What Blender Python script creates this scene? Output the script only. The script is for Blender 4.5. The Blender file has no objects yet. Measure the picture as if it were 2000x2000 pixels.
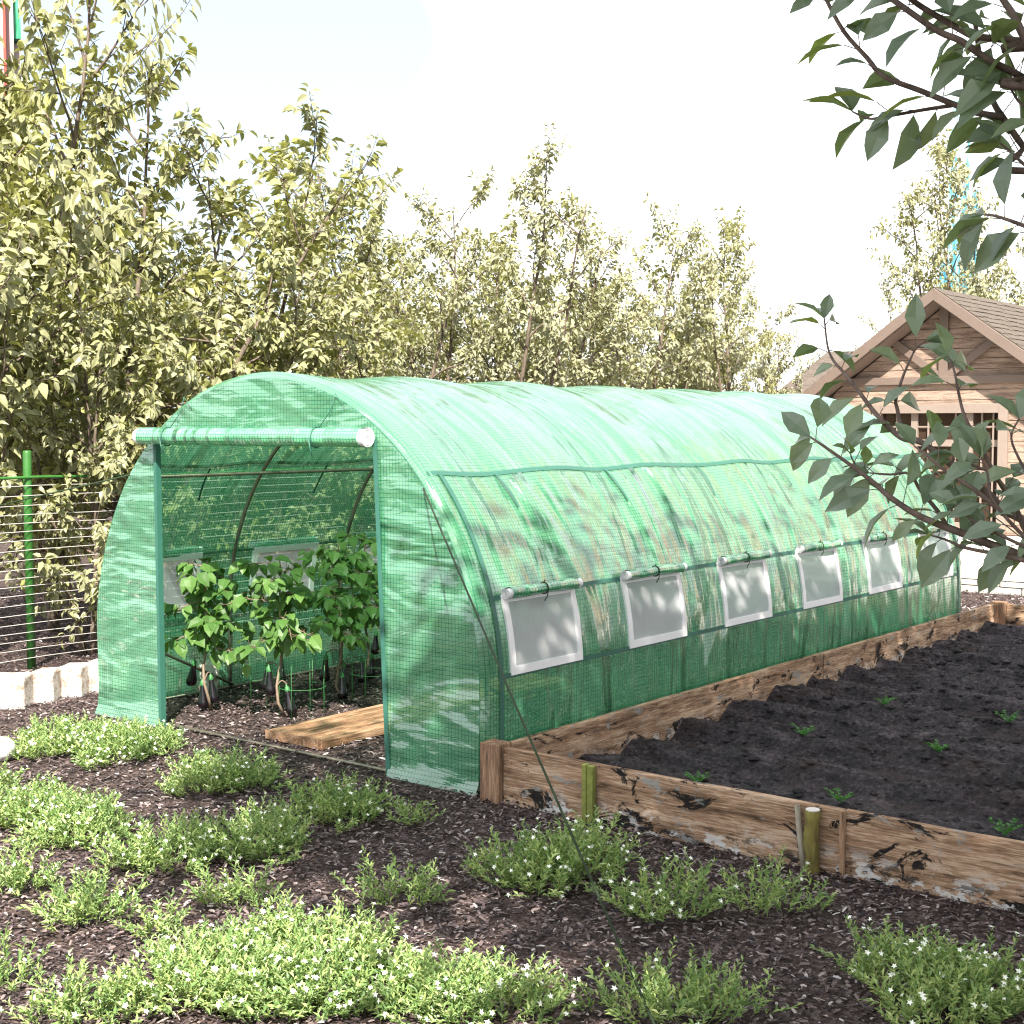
import bpy, math, random
import numpy as np
from mathutils import Vector, Matrix, noise as mnoise

rad = math.radians
scene = bpy.context.scene
COL = scene.collection

# ------------------------------------------------------------------ camera
FPX, CAM = 2690.0, (3.965, -4.808, 1.69)
PITCH = math.atan(165 / FPX)
HEAD = math.atan2(0.621, 0.784)
cd = bpy.data.cameras.new('camera')
cam = bpy.data.objects.new('camera', cd)
COL.objects.link(cam)
cd.sensor_width = 36.0
cd.lens = FPX / 2000 * 36.0
cd.clip_start, cd.clip_end = 0.05, 3000
cam.location = CAM
cam.rotation_euler = (math.pi / 2 - PITCH, 0, HEAD)
scene.camera = cam

# ------------------------------------------------------------------ sky, sun, exposure
SUN_H, SUN_EL = (0.643, -0.766), rad(46)
world = bpy.data.worlds.new('World')
scene.world = world
world.use_nodes = True
wn, wl = world.node_tree.nodes, world.node_tree.links
bg = wn['Background']
sky = wn.new('ShaderNodeTexSky')
sky.sky_type = 'NISHITA'
sky.sun_disc = False
sky.sun_elevation = SUN_EL
sky.sun_rotation = math.atan2(SUN_H[0], SUN_H[1])
sky.air_density, sky.dust_density, sky.ozone_density = 1.0, 3.0, 1.0
# thin bright cloud over most of the sky, open blue towards the upper left
tc = wn.new('ShaderNodeTexCoord')
mp = wn.new('ShaderNodeMapping'); mp.inputs['Scale'].default_value = (2.2, 2.2, 5)
ns = wn.new('ShaderNodeTexNoise'); ns.inputs['Scale'].default_value = 1.3; ns.inputs['Detail'].default_value = 6
dt = wn.new('ShaderNodeVectorMath'); dt.operation = 'DOT_PRODUCT'
_v = Vector((-0.895, 0.592, 0.288)).normalized(); dt.inputs[1].default_value = _v
rp = wn.new('ShaderNodeMapRange')
rp.inputs['From Min'].default_value, rp.inputs['From Max'].default_value = 0.945, 0.988
rp.inputs['To Min'].default_value, rp.inputs['To Max'].default_value = 0.0, -0.9
ad = wn.new('ShaderNodeMath'); ad.operation = 'ADD'
cr = wn.new('ShaderNodeMapRange')
cr.inputs['From Min'].default_value, cr.inputs['From Max'].default_value = -0.1, 0.35
cr.inputs['To Min'].default_value = 0.30
cr.inputs['To Max'].default_value = 0.95
mx = wn.new('ShaderNodeMixRGB'); mx.inputs['Color2'].default_value = (7.6, 7.8, 8.0, 1)
wl.new(tc.outputs['Generated'], mp.inputs['Vector']); wl.new(mp.outputs[0], ns.inputs['Vector'])
wl.new(tc.outputs['Generated'], dt.inputs[0]); wl.new(dt.outputs['Value'], rp.inputs['Value'])
wl.new(ns.outputs['Fac'], ad.inputs[0]); wl.new(rp.outputs[0], ad.inputs[1])
wl.new(ad.outputs[0], cr.inputs['Value']); wl.new(cr.outputs[0], mx.inputs['Fac'])
wl.new(sky.outputs[0], mx.inputs['Color1']); wl.new(mx.outputs[0], bg.inputs['Color'])
bg.inputs['Strength'].default_value = 0.085

sd = bpy.data.lights.new('sun', 'SUN')
sun = bpy.data.objects.new('sun', sd)
COL.objects.link(sun)
sd.energy = 5.0; sd.angle = rad(0.6); sd.color = (1.0, 0.93, 0.82)
_d = Vector((SUN_H[0] * math.cos(SUN_EL), SUN_H[1] * math.cos(SUN_EL), math.sin(SUN_EL)))
sun.rotation_euler = _d.to_track_quat('Z', 'Y').to_euler()

scene.view_settings.view_transform = 'Standard'
scene.view_settings.look = 'None'
scene.view_settings.exposure = 1.6
scene.view_settings.gamma = 1.0
scene.render.engine = 'CYCLES'
cy = scene.cycles
cy.max_bounces, cy.diffuse_bounces, cy.glossy_bounces, cy.transmission_bounces, cy.transparent_max_bounces = 8, 3, 3, 6, 24
cy.caustics_reflective = cy.caustics_refractive = False
cy.sample_clamp_indirect = 6.0
cy.use_denoising = True
cy.filter_width = 1.2 if hasattr(cy, 'filter_width') else 1.5

# ------------------------------------------------------------------ helpers
class Geo:
    """collects faces and builds ONE mesh object"""
    def __init__(s):
        s.V, s.F, s.U, s.n = [], [], [], 0
    def add(s, V, F, uv=None):
        s.V.extend([tuple(map(float, v)) for v in V])
        for i, f in enumerate(F):
            s.F.append(tuple(int(k) + s.n for k in f))
        if uv is not None:
            s.U.extend([tuple(u) for u in uv])
        else:
            s.U.extend([(0, 0)] * len(V))
        s.n = len(s.V)
    def box(s, a, b):
        x0, y0, z0 = a; x1, y1, z1 = b
        s.add([(x0, y0, z0), (x1, y0, z0), (x1, y1, z0), (x0, y1, z0), (x0, y0, z1), (x1, y0, z1), (x1, y1, z1), (x0, y1, z1)],
              [(0, 3, 2, 1), (4, 5, 6, 7), (0, 1, 5, 4), (1, 2, 6, 5), (2, 3, 7, 6), (3, 0, 4, 7)])
    def bar(s, p, q, w, h, up=(0, 0, 1)):
        """box bar from p to q, w across, h along up"""
        p, q, up = Vector(p), Vector(q), Vector(up)
        d = (q - p).normalized(); a = d.cross(up).normalized(); u = a.cross(d).normalized()
        vs = []
        for e in (p, q):
            for i, j in ((-1, -1), (1, -1), (1, 1), (-1, 1)):
                vs.append(e + a * (i * w / 2) + u * (j * h / 2))
        s.add(vs, [(0, 1, 2, 3), (7, 6, 5, 4), (0, 4, 5, 1), (1, 5, 6, 2), (2, 6, 7, 3), (3, 7, 4, 0)])
    def tube(s, pts, r, n=6, cap=True):
        pts = [Vector(p) for p in pts]
        if not hasattr(r, '__len__'): r = [r] * len(pts)
        vs, fs, uv = [], [], []
        L = 0.0
        ref = Vector((0.13, 0.27, 0.95)).normalized()
        for i, p in enumerate(pts):
            t = (pts[min(i + 1, len(pts) - 1)] - pts[max(i - 1, 0)])
            t = t.normalized() if t.length > 1e-9 else Vector((0, 0, 1))
            rr = ref if abs(t.dot(ref)) < 0.95 else Vector((1, 0, 0))
            a = t.cross(rr).normalized(); b = t.cross(a).normalized()
            if i: L += (p - pts[i - 1]).length
            for k in range(n):
                an = 2 * math.pi * k / n
                vs.append(p + (a * math.cos(an) + b * math.sin(an)) * r[i]); uv.append((k / n * 2 * math.pi * r[i], L))
        for i in range(len(pts) - 1):
            for k in range(n):
                a, b = i * n + k, i * n + (k + 1) % n
                fs.append((a, b, b + n, a + n))
        if cap:
            fs.append(tuple(range(n))[::-1]); fs.append(tuple((len(pts) - 1) * n + k for k in range(n)))
        s.add(vs, fs, uv)
    def grid(s, P, uv=None, skip=None, flip=False):
        """P[i][j] points"""
        m, n = len(P), len(P[0])
        fs = []
        for i in range(m - 1):
            for j in range(n - 1):
                if skip and skip(i, j): continue
                q = (i * n + j, (i + 1) * n + j, (i + 1) * n + j + 1, i * n + j + 1)
                fs.append(q[::-1] if flip else q)
        s.add([p for r in P for p in r], fs, [u for r in uv for u in r] if uv is not None else None)
    def lathe(s, prof, c=(0, 0, 0), n=14, M=None):
        vs, fs = [], []
        for r, z in prof:
            for k in range(n):
                a = 2 * math.pi * k / n
                v = Vector((r * math.cos(a), r * math.sin(a), z))
                if M is not None: v = M @ v
                vs.append(v + Vector(c))
        for i in range(len(prof) - 1):
            for k in range(n):
                a, b = i * n + k, i * n + (k + 1) % n
                fs.append((a, b, b + n, a + n))
        s.add(vs, fs)
    def build(s, name, mat, parent=None, smooth=False, bevel=0, link=True):
        off = Vector((0, 0, 0)) if parent is None else world_loc(parent)
        V = np.array(s.V, dtype=float).reshape(-1, 3) - np.array(off)
        me = bpy.data.meshes.new(name)
        me.from_pydata(V.tolist(), [], s.F)
        if any(u != (0, 0) for u in s.U):
            uvl = me.uv_layers.new(name='UVMap')
            li = np.zeros(len(me.loops), dtype=np.int32); me.loops.foreach_get('vertex_index', li)
            uvl.data.foreach_set('uv', np.array(s.U, dtype=np.float32)[li].ravel())
        return finish(name, me, mat, parent, smooth, bevel)

def world_loc(o):
    l = Vector(o.location)
    while o.parent is not None:
        o = o.parent; l = l + Vector(o.location)
    return l

def finish(name, me, mat, parent, smooth=False, bevel=0):
    if smooth: me.polygons.foreach_set('use_smooth', [True] * len(me.polygons))
    me.materials.append(mat)
    o = bpy.data.objects.new(name, me)
    COL.objects.link(o)
    if parent is not None: o.parent = parent
    if bevel:
        b = o.modifiers.new('bevel', 'BEVEL'); b.width = bevel; b.segments = 2; b.limit_method = 'ANGLE'
    return o

def np_obj(name, V, F, mat, parent=None, smooth=False):
    """fast mesh of quads / tris from numpy (V in local coordinates of parent)"""
    me = bpy.data.meshes.new(name)
    k = F.shape[1]
    me.vertices.add(len(V)); me.vertices.foreach_set('co', V.astype(np.float32).ravel())
    me.loops.add(F.size); me.loops.foreach_set('vertex_index', F.astype(np.int32).ravel())
    me.polygons.add(len(F))
    me.polygons.foreach_set('loop_start', np.arange(0, F.size, k, dtype=np.int32))
    me.update(calc_edges=True); me.validate()
    return finish(name, me, mat, parent, smooth)

def tag(o, label=None, cat=None, group=None, kind=None):
    for k, v in (('label', label), ('category', cat), ('group', group), ('kind', kind)):
        if v: o[k] = v
    return o
def thing(name, label, cat, loc=(0, 0, 0), group=None):
    o = bpy.data.objects.new(name, None); COL.objects.link(o)
    o.location = loc; o.empty_display_size = 0.1
    return tag(o, label, cat, group)
def dup(o, parent=None):
    c = o.copy(); COL.objects.link(c)
    if parent is not None: c.parent = parent
    for ch in list(o.children): dup(ch, c)
    return c

# picture-to-place surveying of the photograph (which spot of ground a feature stands on)
def ray(px, py):
    a = (px - 1000) / FPX; b = -(py - 1000) / FPX
    fy = math.cos(PITCH) + b * math.sin(PITCH)
    return (-0.621 * fy + 0.784 * a, 0.784 * fy + 0.621 * a, -math.sin(PITCH) + b * math.cos(PITCH))
def ground(px, py, z=0.0):
    d = ray(px, py); t = (z - CAM[2]) / d[2]
    return Vector((CAM[0] + t * d[0], CAM[1] + t * d[1], z))
def at_depth(px, py, D):
    d = ray(px, py)
    return Vector((CAM[0] + D * d[0], CAM[1] + D * d[1], CAM[2] + D * d[2]))
def proj(P):
    v = (P[0] - CAM[0], P[1] - CAM[1], P[2] - CAM[2])
    fy = -0.621 * v[0] + 0.784 * v[1]; x = 0.784 * v[0] + 0.621 * v[1]
    d = fy * math.cos(PITCH) - v[2] * math.sin(PITCH); u = fy * math.sin(PITCH) + v[2] * math.cos(PITCH)
    return (1000 + FPX * x / d, 1000 - FPX * u / d, d) if d > 0.01 else (-9e9, -9e9, d)
VR, VF = Vector((0.784, 0.621, 0)), Vector((-0.621, 0.784, 0))   # right / forward on the ground

# ------------------------------------------------------------------ materials
class Mat:
    def __init__(s, name):
        s.m = bpy.data.materials.new(name); s.m.use_nodes = True
        s.t = s.m.node_tree; s.t.nodes.clear()
        s.out = s.t.nodes.new('ShaderNodeOutputMaterial')
    def n(s, typ, ins=None, **props):
        nd = s.t.nodes.new('ShaderNode' + typ)
        for k, v in props.items(): setattr(nd, k, v)
        for k, v in (ins or {}).items():
            if isinstance(v, bpy.types.NodeSocket): s.t.links.new(v, nd.inputs[k])
            else:
                if isinstance(v, (tuple, list)) and len(v) == 3 and nd.inputs[k].type == 'RGBA': v = (*v, 1)
                nd.inputs[k].default_value = v
        return nd
    def noise(s, vec, scale, detail=4, rough=0.55, dist=0.0):
        return s.n('TexNoise', {'Vector': vec, 'Scale': scale, 'Detail': detail, 'Roughness': rough, 'Distortion': dist}).outputs['Fac']
    def map(s, vec, scale=(1, 1, 1), loc=(0, 0, 0), rot=(0, 0, 0)):
        return s.n('Mapping', {'Vector': vec, 'Scale': scale, 'Location': loc, 'Rotation': rot}).outputs[0]
    def ramp(s, fac, stops, interp='LINEAR'):
        r = s.n('ValToRGB', {'Fac': fac}); r.color_ramp.interpolation = interp
        e = r.color_ramp.elements
        while len(e) < len(stops): e.new(0.5)
        for el, (p, c) in zip(e, stops): el.position = p; el.color = (*c, 1) if len(c) == 3 else c
        return r.outputs[0]
    def rng(s, v, a, b, c=0.0, d=1.0):
        return s.n('MapRange', {'Value': v, 'From Min': a, 'From Max': b, 'To Min': c, 'To Max': d}).outputs[0]
    def mix(s, f, a, b, mode='MIX'):
        return s.n('MixRGB', {'Fac': f, 'Color1': a, 'Color2': b}, blend_type=mode).outputs[0]
    def math(s, op, a, b=0.0):
        return s.n('Math', {0: a, 1: b}, operation=op).outputs[0]
    def bump(s, h, strength=0.5, dist=0.01, normal=None):
        i = {'Height': h, 'Strength': strength, 'Distance': dist}
        if normal is not None: i['Normal'] = normal
        return s.n('Bump', i).outputs[0]
    def obj(s): return s.n('TexCoord').outputs['Object']
    def uv(s): return s.n('TexCoord').outputs['UV']
    def geo(s): return s.n('NewGeometry')
    def pbr(s, col, rough=0.7, normal=None, metal=0.0, spec=0.5, **kw):
        i = {'Base Color': col, 'Roughness': rough, 'Metallic': metal, 'Specular IOR Level': spec}
        if normal is not None: i['Normal'] = normal
        i.update(kw)
        return s.n('BsdfPrincipled', i).outputs[0]
    def mixs(s, f, a, b):
        nd = s.t.nodes.new('ShaderNodeMixShader')
        for k, v in ((0, f), (1, a), (2, b)):
            if isinstance(v, bpy.types.NodeSocket): s.t.links.new(v, nd.inputs[k])
            else: nd.inputs[k].default_value = v
        return nd.outputs[0]
    def done(s, sh):
        s.t.links.new(sh, s.out.inputs[0]); return s.m

def plain(name, col, rough=0.6, metal=0.0, var=0.15, scale=30, bumpd=0.001):
    m = Mat(name); o = m.obj()
    n1 = m.noise(o, scale, 5); n2 = m.noise(o, scale * 0.13, 3)
    f = m.math('MULTIPLY', m.math('ADD', n1, n2), 0.5)
    c = m.mix(m.rng(f, 0.3, 0.7), tuple(x * (1 - var) for x in col), tuple(min(1, x * (1 + var)) for x in col))
    return m.done(m.pbr(c, m.rng(n1, 0.3, 0.7, rough * 0.85, min(1, rough * 1.15)), m.bump(n1, 0.4, bumpd), metal))

def leaf_mat(name, c0, c1, c2, trans=0.35, rough=0.5, back=None, spec=0.4):
    m = Mat(name); g = m.geo()
    r = g.outputs['Random Per Island']
    big = m.noise(m.obj(), 1.1, 3)
    f = m.math('ADD', m.math('MULTIPLY', r, 0.75), m.math('MULTIPLY', m.rng(big, 0.3, 0.7), 0.25))
    c = m.ramp(f, [(0.05, c0), (0.5, c1), (0.95, c2)])
    if back: c = m.mix(m.math('MULTIPLY', g.outputs['Backfacing'], 0.7), c, back)
    p = m.pbr(c, rough, spec=spec)
    t = m.n('BsdfTranslucent', {'Color': m.mix(1.0, c, (1.25, 1.25, 0.6), 'MULTIPLY')}).outputs[0]
    return m.done(m.mixs(trans, p, t))

def bark_mat(name, c0, c1):
    m = Mat(name); o = m.obj()
    n = m.noise(m.map(o, (30, 30, 7)), 1.0, 6, 0.65)
    return m.done(m.pbr(m.ramp(n, [(0.3, c0), (0.7, c1)]), 0.9, m.bump(n, 0.9, 0.006)))

def wood_mat(name, axis, dark, mid, light, knots=True, paint=True, grain=1.0, seed=0.0, rough=0.85):
    m = Mat(name); o = m.obj()
    sc = {'x': (0.9, 11, 11), 'y': (11, 0.9, 11), 'z': (11, 11, 0.9)}[axis]
    iso = m.map(o, (1, 1, 1), (seed, seed * 0.7, seed * 1.3))
    al = {'x': 0, 'y': 1, 'z': 2}[axis]
    def st(a, b): return tuple(a if q == al else b for q in range(3))
    wob = m.n('TexNoise', {'Vector': m.map(iso, st(2.0, 7.0)), 'Scale': 1.0, 'Detail': 4})
    v = m.n('VectorMath', {0: m.map(iso, st(1.3, 17)), 1: m.n('VectorMath', {0: wob.outputs['Color'], 'Scale': 0.55}, operation='SCALE').outputs[0]}, operation='ADD').outputs[0]
    g1 = m.noise(v, 1.6 * grain, 6, 0.62)
    g2 = m.noise(m.map(iso, st(11.0 * grain, 150 * grain)), 1.0, 4, 0.7, 0.35)
    big = m.noise(m.map(iso, st(1.4, 4.5)), 1.6, 5, 0.6)
    f = m.math('ADD', m.math('ADD', m.math('MULTIPLY', g1, 0.38), m.math('MULTIPLY', g2, 0.36)), m.math('MULTIPLY', big, 0.26))
    c = m.ramp(f, [(0.40, dark), (0.46, tuple(x * 0.72 for x in mid)), (0.50, mid), (0.56, light), (0.63, tuple(x * 0.8 for x in light))])
    h = m.math('ADD', g1, m.math('MULTIPLY', g2, 0.9))
    if knots:
        sv = {'x': (4.2, 8, 8), 'y': (8, 4.2, 8), 'z': (8, 8, 4.2)}[axis]
        n3 = m.noise(m.map(iso, sv), 1.0, 7, 0.75, 0.8)
        k = m.rng(n3, 0.572, 0.592); c = m.mix(k, c, (0.013, 0.011, 0.010))
        h = m.math('SUBTRACT', h, k)
        n4 = m.noise(m.map(iso, sv, (5, 2, 7)), 1.2, 7, 0.75, 0.6)
        c = m.mix(m.math('MULTIPLY', m.rng(n4, 0.575, 0.625), 0.8), c, (0.25, 0.27, 0.27))
    if paint:
        z = m.n('SeparateXYZ', {0: o}).outputs[2]
        low = m.rng(z, 0.02, 0.12, 1.0, 0.0)
        n5 = m.noise(m.map(iso, (9, 9, 16), (3, 9, 1)), 1.3, 7, 0.7)
        c = m.mix(m.math('MULTIPLY', m.rng(n5, 0.53, 0.57), low), c, (0.55, 0.54, 0.53))
        n6 = m.noise(m.map(iso, (6, 6, 16), (8, 1, 4)), 1.3, 7, 0.7)
        c = m.mix(m.math('MULTIPLY', m.rng(n6, 0.54, 0.58), low), c, (0.02, 0.018, 0.017))
    return m.done(m.pbr(c, rough, m.bump(h, 0.8, 0.006), spec=0.25))

# woven film of the greenhouse: pale milky cells, darker reinforcing threads
def film_mat(name, dense=False, fold=(2.6, 0.5, 1), folds=(9, 1.6, 1), amp=0.13, pale=0.0):
    m = Mat(name); uv = m.uv()
    s = m.n('SeparateXYZ', {0: uv})
    lines = []
    for ax in (0, 1):
        fr = m.math('FRACT', m.math('DIVIDE', s.outputs[ax], 0.0205))
        d = m.math('ABSOLUTE', m.math('SUBTRACT', fr, 0.5))
        lines.append(m.rng(d, 0.40, 0.44))
    L = m.math('MAXIMUM', lines[0], lines[1])
    cloud = m.noise(m.map(uv, (3.5, 1.2, 1)), 1.0, 4)
    cell = m.ramp(cloud, [(0.3, (0.14 + pale * 0.5, 0.52 + pale * 0.7, 0.275 + pale * 0.6)), (0.7, (0.28 + pale, 0.68 + pale * 0.6, 0.40 + pale))])
    col = m.mix(L, cell, (0.006, 0.19, 0.10))
    # soft wrinkles, drawn out along the hoops
    w1 = m.noise(m.map(uv, fold), 1.0, 2, 0.5, 1.2)
    w2 = m.noise(m.map(uv, folds), 1.0, 3, 0.5, 0.5)
    nb = m.bump(m.math('ADD', w1, m.math('MULTIPLY', w2, 0.20)), 1.0, amp)
    nb = m.bump(L, 0.35, 0.0012, nb)
    dif = m.n('BsdfDiffuse', {'Color': col, 'Normal': nb}).outputs[0]
    tr = m.n('BsdfTranslucent', {'Color': m.mix(1.0, col, (0.95, 1.0, 0.95), 'MULTIPLY'), 'Normal': nb}).outputs[0]
    body = m.mixs(0.42, dif, tr)
    clear = m.n('BsdfTransparent', {'Color': (0.62, 0.86, 0.72)}).outputs[0]
    tf = m.mix(L, (0.0 if dense else 0.50,) * 3, (0.0 if dense else 0.06,) * 3)
    body = m.mixs(tf, body, clear)
    gl = m.n('BsdfGlossy', {'Color': (0.95, 0.97, 1.0), 'Roughness': 0.11, 'Normal': nb}).outputs[0]
    fc = m.n('LayerWeight', {'Blend': 0.5, 'Normal': nb}).outputs['Facing']
    fr = m.math('ADD', m.math('MULTIPLY', m.math('POWER', fc, 2.4), 0.54), 0.10)
    return m.done(m.mixs(fr, body, gl))

M_film, M_roll = film_mat('greenhouse_film'), film_mat('rolled_film', True)
M_film2 = film_mat('panel_film', False, (1.1, 3.2, 1), (3.5, 11, 1), 0.060, 0.08)
M_strap = plain('green_webbing', (0.026, 0.115, 0.085), 0.6, 0, 0.1, 200)
M_white = plain('white_vinyl', (0.78, 0.78, 0.80), 0.45, 0, 0.05, 60)
M_pipe = plain('zinc_pipe', (0.17, 0.155, 0.12), 0.42, 0.55, 0.25, 40)
M_rope = plain('dark_green_cord', (0.010, 0.026, 0.006), 0.8, 0, 0.3, 300)
m = Mat('window_netting')
uv = m.uv(); nt = m.noise(m.map(uv, (5, 5, 1)), 1.0, 3)
sp = m.n('SeparateXYZ', {0: uv})
th = m.math('MAXIMUM', *[m.rng(m.math('ABSOLUTE', m.math('SUBTRACT', m.math('FRACT', m.math('DIVIDE', sp.outputs[a], 0.0045)), 0.5)), 0.28, 0.36) for a in (0, 1)])
c = m.mix(m.rng(nt, 0.3, 0.7), (0.56, 0.56, 0.60), (0.66, 0.66, 0.70))
b_ = m.mixs(0.35, m.n('BsdfDiffuse', {'Color': c}).outputs[0], m.n('BsdfTranslucent', {'Color': c}).outputs[0])
M_net = m.done(m.mixs(m.mix(th, (0.40,) * 3, (0.06,) * 3), b_, m.n('BsdfTransparent', {'Color': (0.9, 0.9, 0.92)}).outputs[0]))

WD, WM, WL = (0.062, 0.036, 0.022), (0.30, 0.185, 0.115), (0.50, 0.36, 0.255)
M_plankx = wood_mat('weathered_plank', 'x', WD, WM, WL)
M_plankx2 = wood_mat('weathered_plank_two', 'x', WD, WM, WL, seed=7.3)
M_planky = wood_mat('weathered_plank_side', 'y', WD, WM, WL, seed=3.1)
M_boardy = wood_mat('door_board_wood', 'y', (0.05, 0.028, 0.016), (0.24, 0.135, 0.075), (0.38, 0.25, 0.16), False, False, 0.9, 2.2)
M_postz = wood_mat('post_wood', 'z', (0.08, 0.055, 0.045), (0.27, 0.16, 0.10), (0.40, 0.26, 0.17), False, False, 1.4, 1.0)
M_bleach = wood_mat('bleached_wood', 'y', (0.34, 0.17, 0.10), (0.58, 0.52, 0.47), (0.70, 0.68, 0.65), False, False, 0.6, 4.0)
M_siding = wood_mat('siding_wood', 'x', (0.13, 0.088, 0.068), (0.275, 0.20, 0.158), (0.36, 0.27, 0.215), False, False, 1.2, 9.0, 0.7)
M_paint = plain('taupe_paint', (0.145, 0.108, 0.09), 0.55, 0, 0.06, 20)
M_shingle = plain('roof_shingle', (0.085, 0.068, 0.054), 0.9, 0, 0.3, 60, 0.004)
M_block = plain('foundation_block', (0.46, 0.43, 0.40), 0.9, 0, 0.15, 18, 0.012)
M_deck = plain('pale_deck', (0.60, 0.55, 0.50), 0.8, 0, 0.1, 12)
M_plinth = plain('white_plinth', (0.8, 0.8, 0.8), 0.7, 0, 0.04, 10)
M_trim = plain('window_trim', (0.22, 0.175, 0.15), 0.5, 0, 0.08, 30)
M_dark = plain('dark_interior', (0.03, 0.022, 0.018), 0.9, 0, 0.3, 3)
m = Mat('window_glass')
M_glass = m.done(m.pbr((0.045, 0.028, 0.02), 0.06, m.bump(m.noise(m.obj(), 1.5, 2), 0.1, 0.02), spec=0.6))
M_green = plain('green_post_paint', (0.03, 0.13, 0.022), 0.45, 0, 0.35, 14)
M_wire = plain('white_fence_wire', (0.46, 0.44, 0.43), 0.5, 0, 0.05, 80)
M_stem = plain('green_wire', (0.035, 0.16, 0.045), 0.5, 0, 0.2, 60)
M_moss = plain('mossy_wood', (0.20, 0.22, 0.05), 0.95, 0, 0.45, 60, 0.006)
M_mossd = bark_mat('mossy_bark', (0.07, 0.055, 0.015), (0.24, 0.20, 0.05))
M_stick = bark_mat('grey_stick_bark', (0.12, 0.10, 0.07), (0.40, 0.36, 0.29))
M_cut = plain('sawn_end', (0.55, 0.52, 0.50), 0.8, 0, 0.1, 40)
M_stone = plain('white_stone', (0.8, 0.8, 0.76), 0.8, 0, 0.12, 25, 0.01)
M_bark = bark_mat('tree_bark', (0.045, 0.03, 0.022), (0.20, 0.155, 0.12))
M_barkl = bark_mat('limb_bark', (0.06, 0.04, 0.032), (0.20, 0.15, 0.125))
M_leaf = leaf_mat('tree_leaf', (0.18, 0.19, 0.08), (0.32, 0.33, 0.125), (0.46, 0.47, 0.18), 0.20, 0.40, (0.22, 0.22, 0.14))
M_leafhaze = leaf_mat('hazed_far_leaf', (0.20, 0.205, 0.11), (0.32, 0.325, 0.155), (0.45, 0.46, 0.21), 0.20, 0.40, (0.24, 0.24, 0.17))  # paler leaf colour for the far trees, with distance haze mixed in
M_bigleaf = leaf_mat('limb_leaf', (0.15, 0.22, 0.15), (0.20, 0.29, 0.14), (0.32, 0.42, 0.12), 0.32, 0.38, (0.19, 0.25, 0.21), 0.7)
M_clump = leaf_mat('clump_leaf', (0.11, 0.20, 0.07), (0.23, 0.34, 0.115), (0.46, 0.52, 0.22), 0.26, 0.42)
M_petal = plain('white_petal', (0.82, 0.84, 0.76), 0.6, 0, 0.05, 60)
M_eggleaf = leaf_mat('aubergine_leaf', (0.055, 0.13, 0.03), (0.085, 0.18, 0.042), (0.13, 0.24, 0.058), 0.38, 0.45)
M_eggstem = plain('aubergine_stem', (0.19, 0.14, 0.10), 0.8, 0, 0.25, 60)
m = Mat('aubergine_skin')
M_egg = m.done(m.pbr((0.006, 0.004, 0.006), 0.2, m.bump(m.noise(m.obj(), 60, 2), 0.08, 0.002), spec=0.6))
M_sprout = leaf_mat('sprout_leaf', (0.03, 0.13, 0.015), (0.05, 0.19, 0.025), (0.08, 0.25, 0.03), 0.25, 0.5)

# bark mulch
m = Mat('mulch_chip'); g = m.geo()
nz = m.noise(m.obj(), 120, 4)
c = m.ramp(g.outputs['Random Per Island'], [(0.0, (0.022, 0.017, 0.021)), (0.34, (0.070, 0.051, 0.056)), (0.66, (0.15, 0.110, 0.110)), (0.88, (0.27, 0.21, 0.20)), (0.97, (0.46, 0.40, 0.39)), (1.0, (0.55, 0.53, 0.54))])
c = m.mix(m.rng(nz, 0.35, 0.7), m.mix(1.0, c, (0.6, 0.6, 0.6), 'MULTIPLY'), c)
M_chip = m.done(m.pbr(c, 0.85, m.bump(nz, 0.6, 0.003), spec=0.3))
m = Mat('mulch_ground'); o = m.obj()
v1 = m.n('TexVoronoi', {'Vector': m.map(o, (34, 62, 30), rot=(0, 0, 0.67)), 'Scale': 1.0, 'Randomness': 1.0})
v2 = m.n('TexVoronoi', {'Vector': m.map(o, (60, 32, 30), rot=(0, 0, -0.25)), 'Scale': 1.0})
big = m.noise(o, 0.9, 5)
ca = m.ramp(m.n('SeparateXYZ', {0: v1.outputs['Color']}).outputs[0], [(0.0, (0.03, 0.02, 0.018)), (0.5, (0.09, 0.058, 0.05)), (0.85, (0.18, 0.125, 0.105)), (1.0, (0.30, 0.25, 0.22))])
cb = m.ramp(m.n('SeparateXYZ', {0: v2.outputs['Color']}).outputs[1], [(0.0, (0.025, 0.017, 0.016)), (0.6, (0.085, 0.055, 0.048)), (1.0, (0.22, 0.16, 0.14))])
c = m.mix(m.rng(m.noise(o, 14, 3), 0.4, 0.6), ca, cb)
c = m.mix(0.30, m.mix(m.rng(big, 0.3, 0.7, 0.0, 0.35), c, (0.06, 0.042, 0.044)), (0.014, 0.011, 0.013))
h = m.math('ADD', v1.outputs['Distance'], v2.outputs['Distance'])
M_ground = m.done(m.pbr(c, 0.95, m.bump(h, 1.0, 0.02), spec=0.2))
# garden soil
m = Mat('dark_soil'); o = m.obj()
n1 = m.noise(m.map(o, (5, 14, 10)), 1.0, 9, 0.75); n2 = m.noise(o, 48, 7, 0.75); n3 = m.noise(m.map(o, (2.0, 5, 2)), 1.0, 3)
c = m.ramp(m.math('MULTIPLY', m.math('ADD', n1, n2), 0.5), [(0.42, (0.007, 0.005, 0.007)), (0.49, (0.031, 0.024, 0.030)), (0.54, (0.068, 0.053, 0.063)), (0.61, (0.17, 0.135, 0.15))])
c = m.mix(m.rng(n3, 0.55, 0.72, 0, 0.7), c, (0.05, 0.026, 0.02))
M_soil = m.done(m.pbr(c, 0.8, m.bump(m.math('ADD', n1, m.math('MULTIPLY', n2, 0.9)), 1.0, 0.05), spec=0.4))
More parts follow.
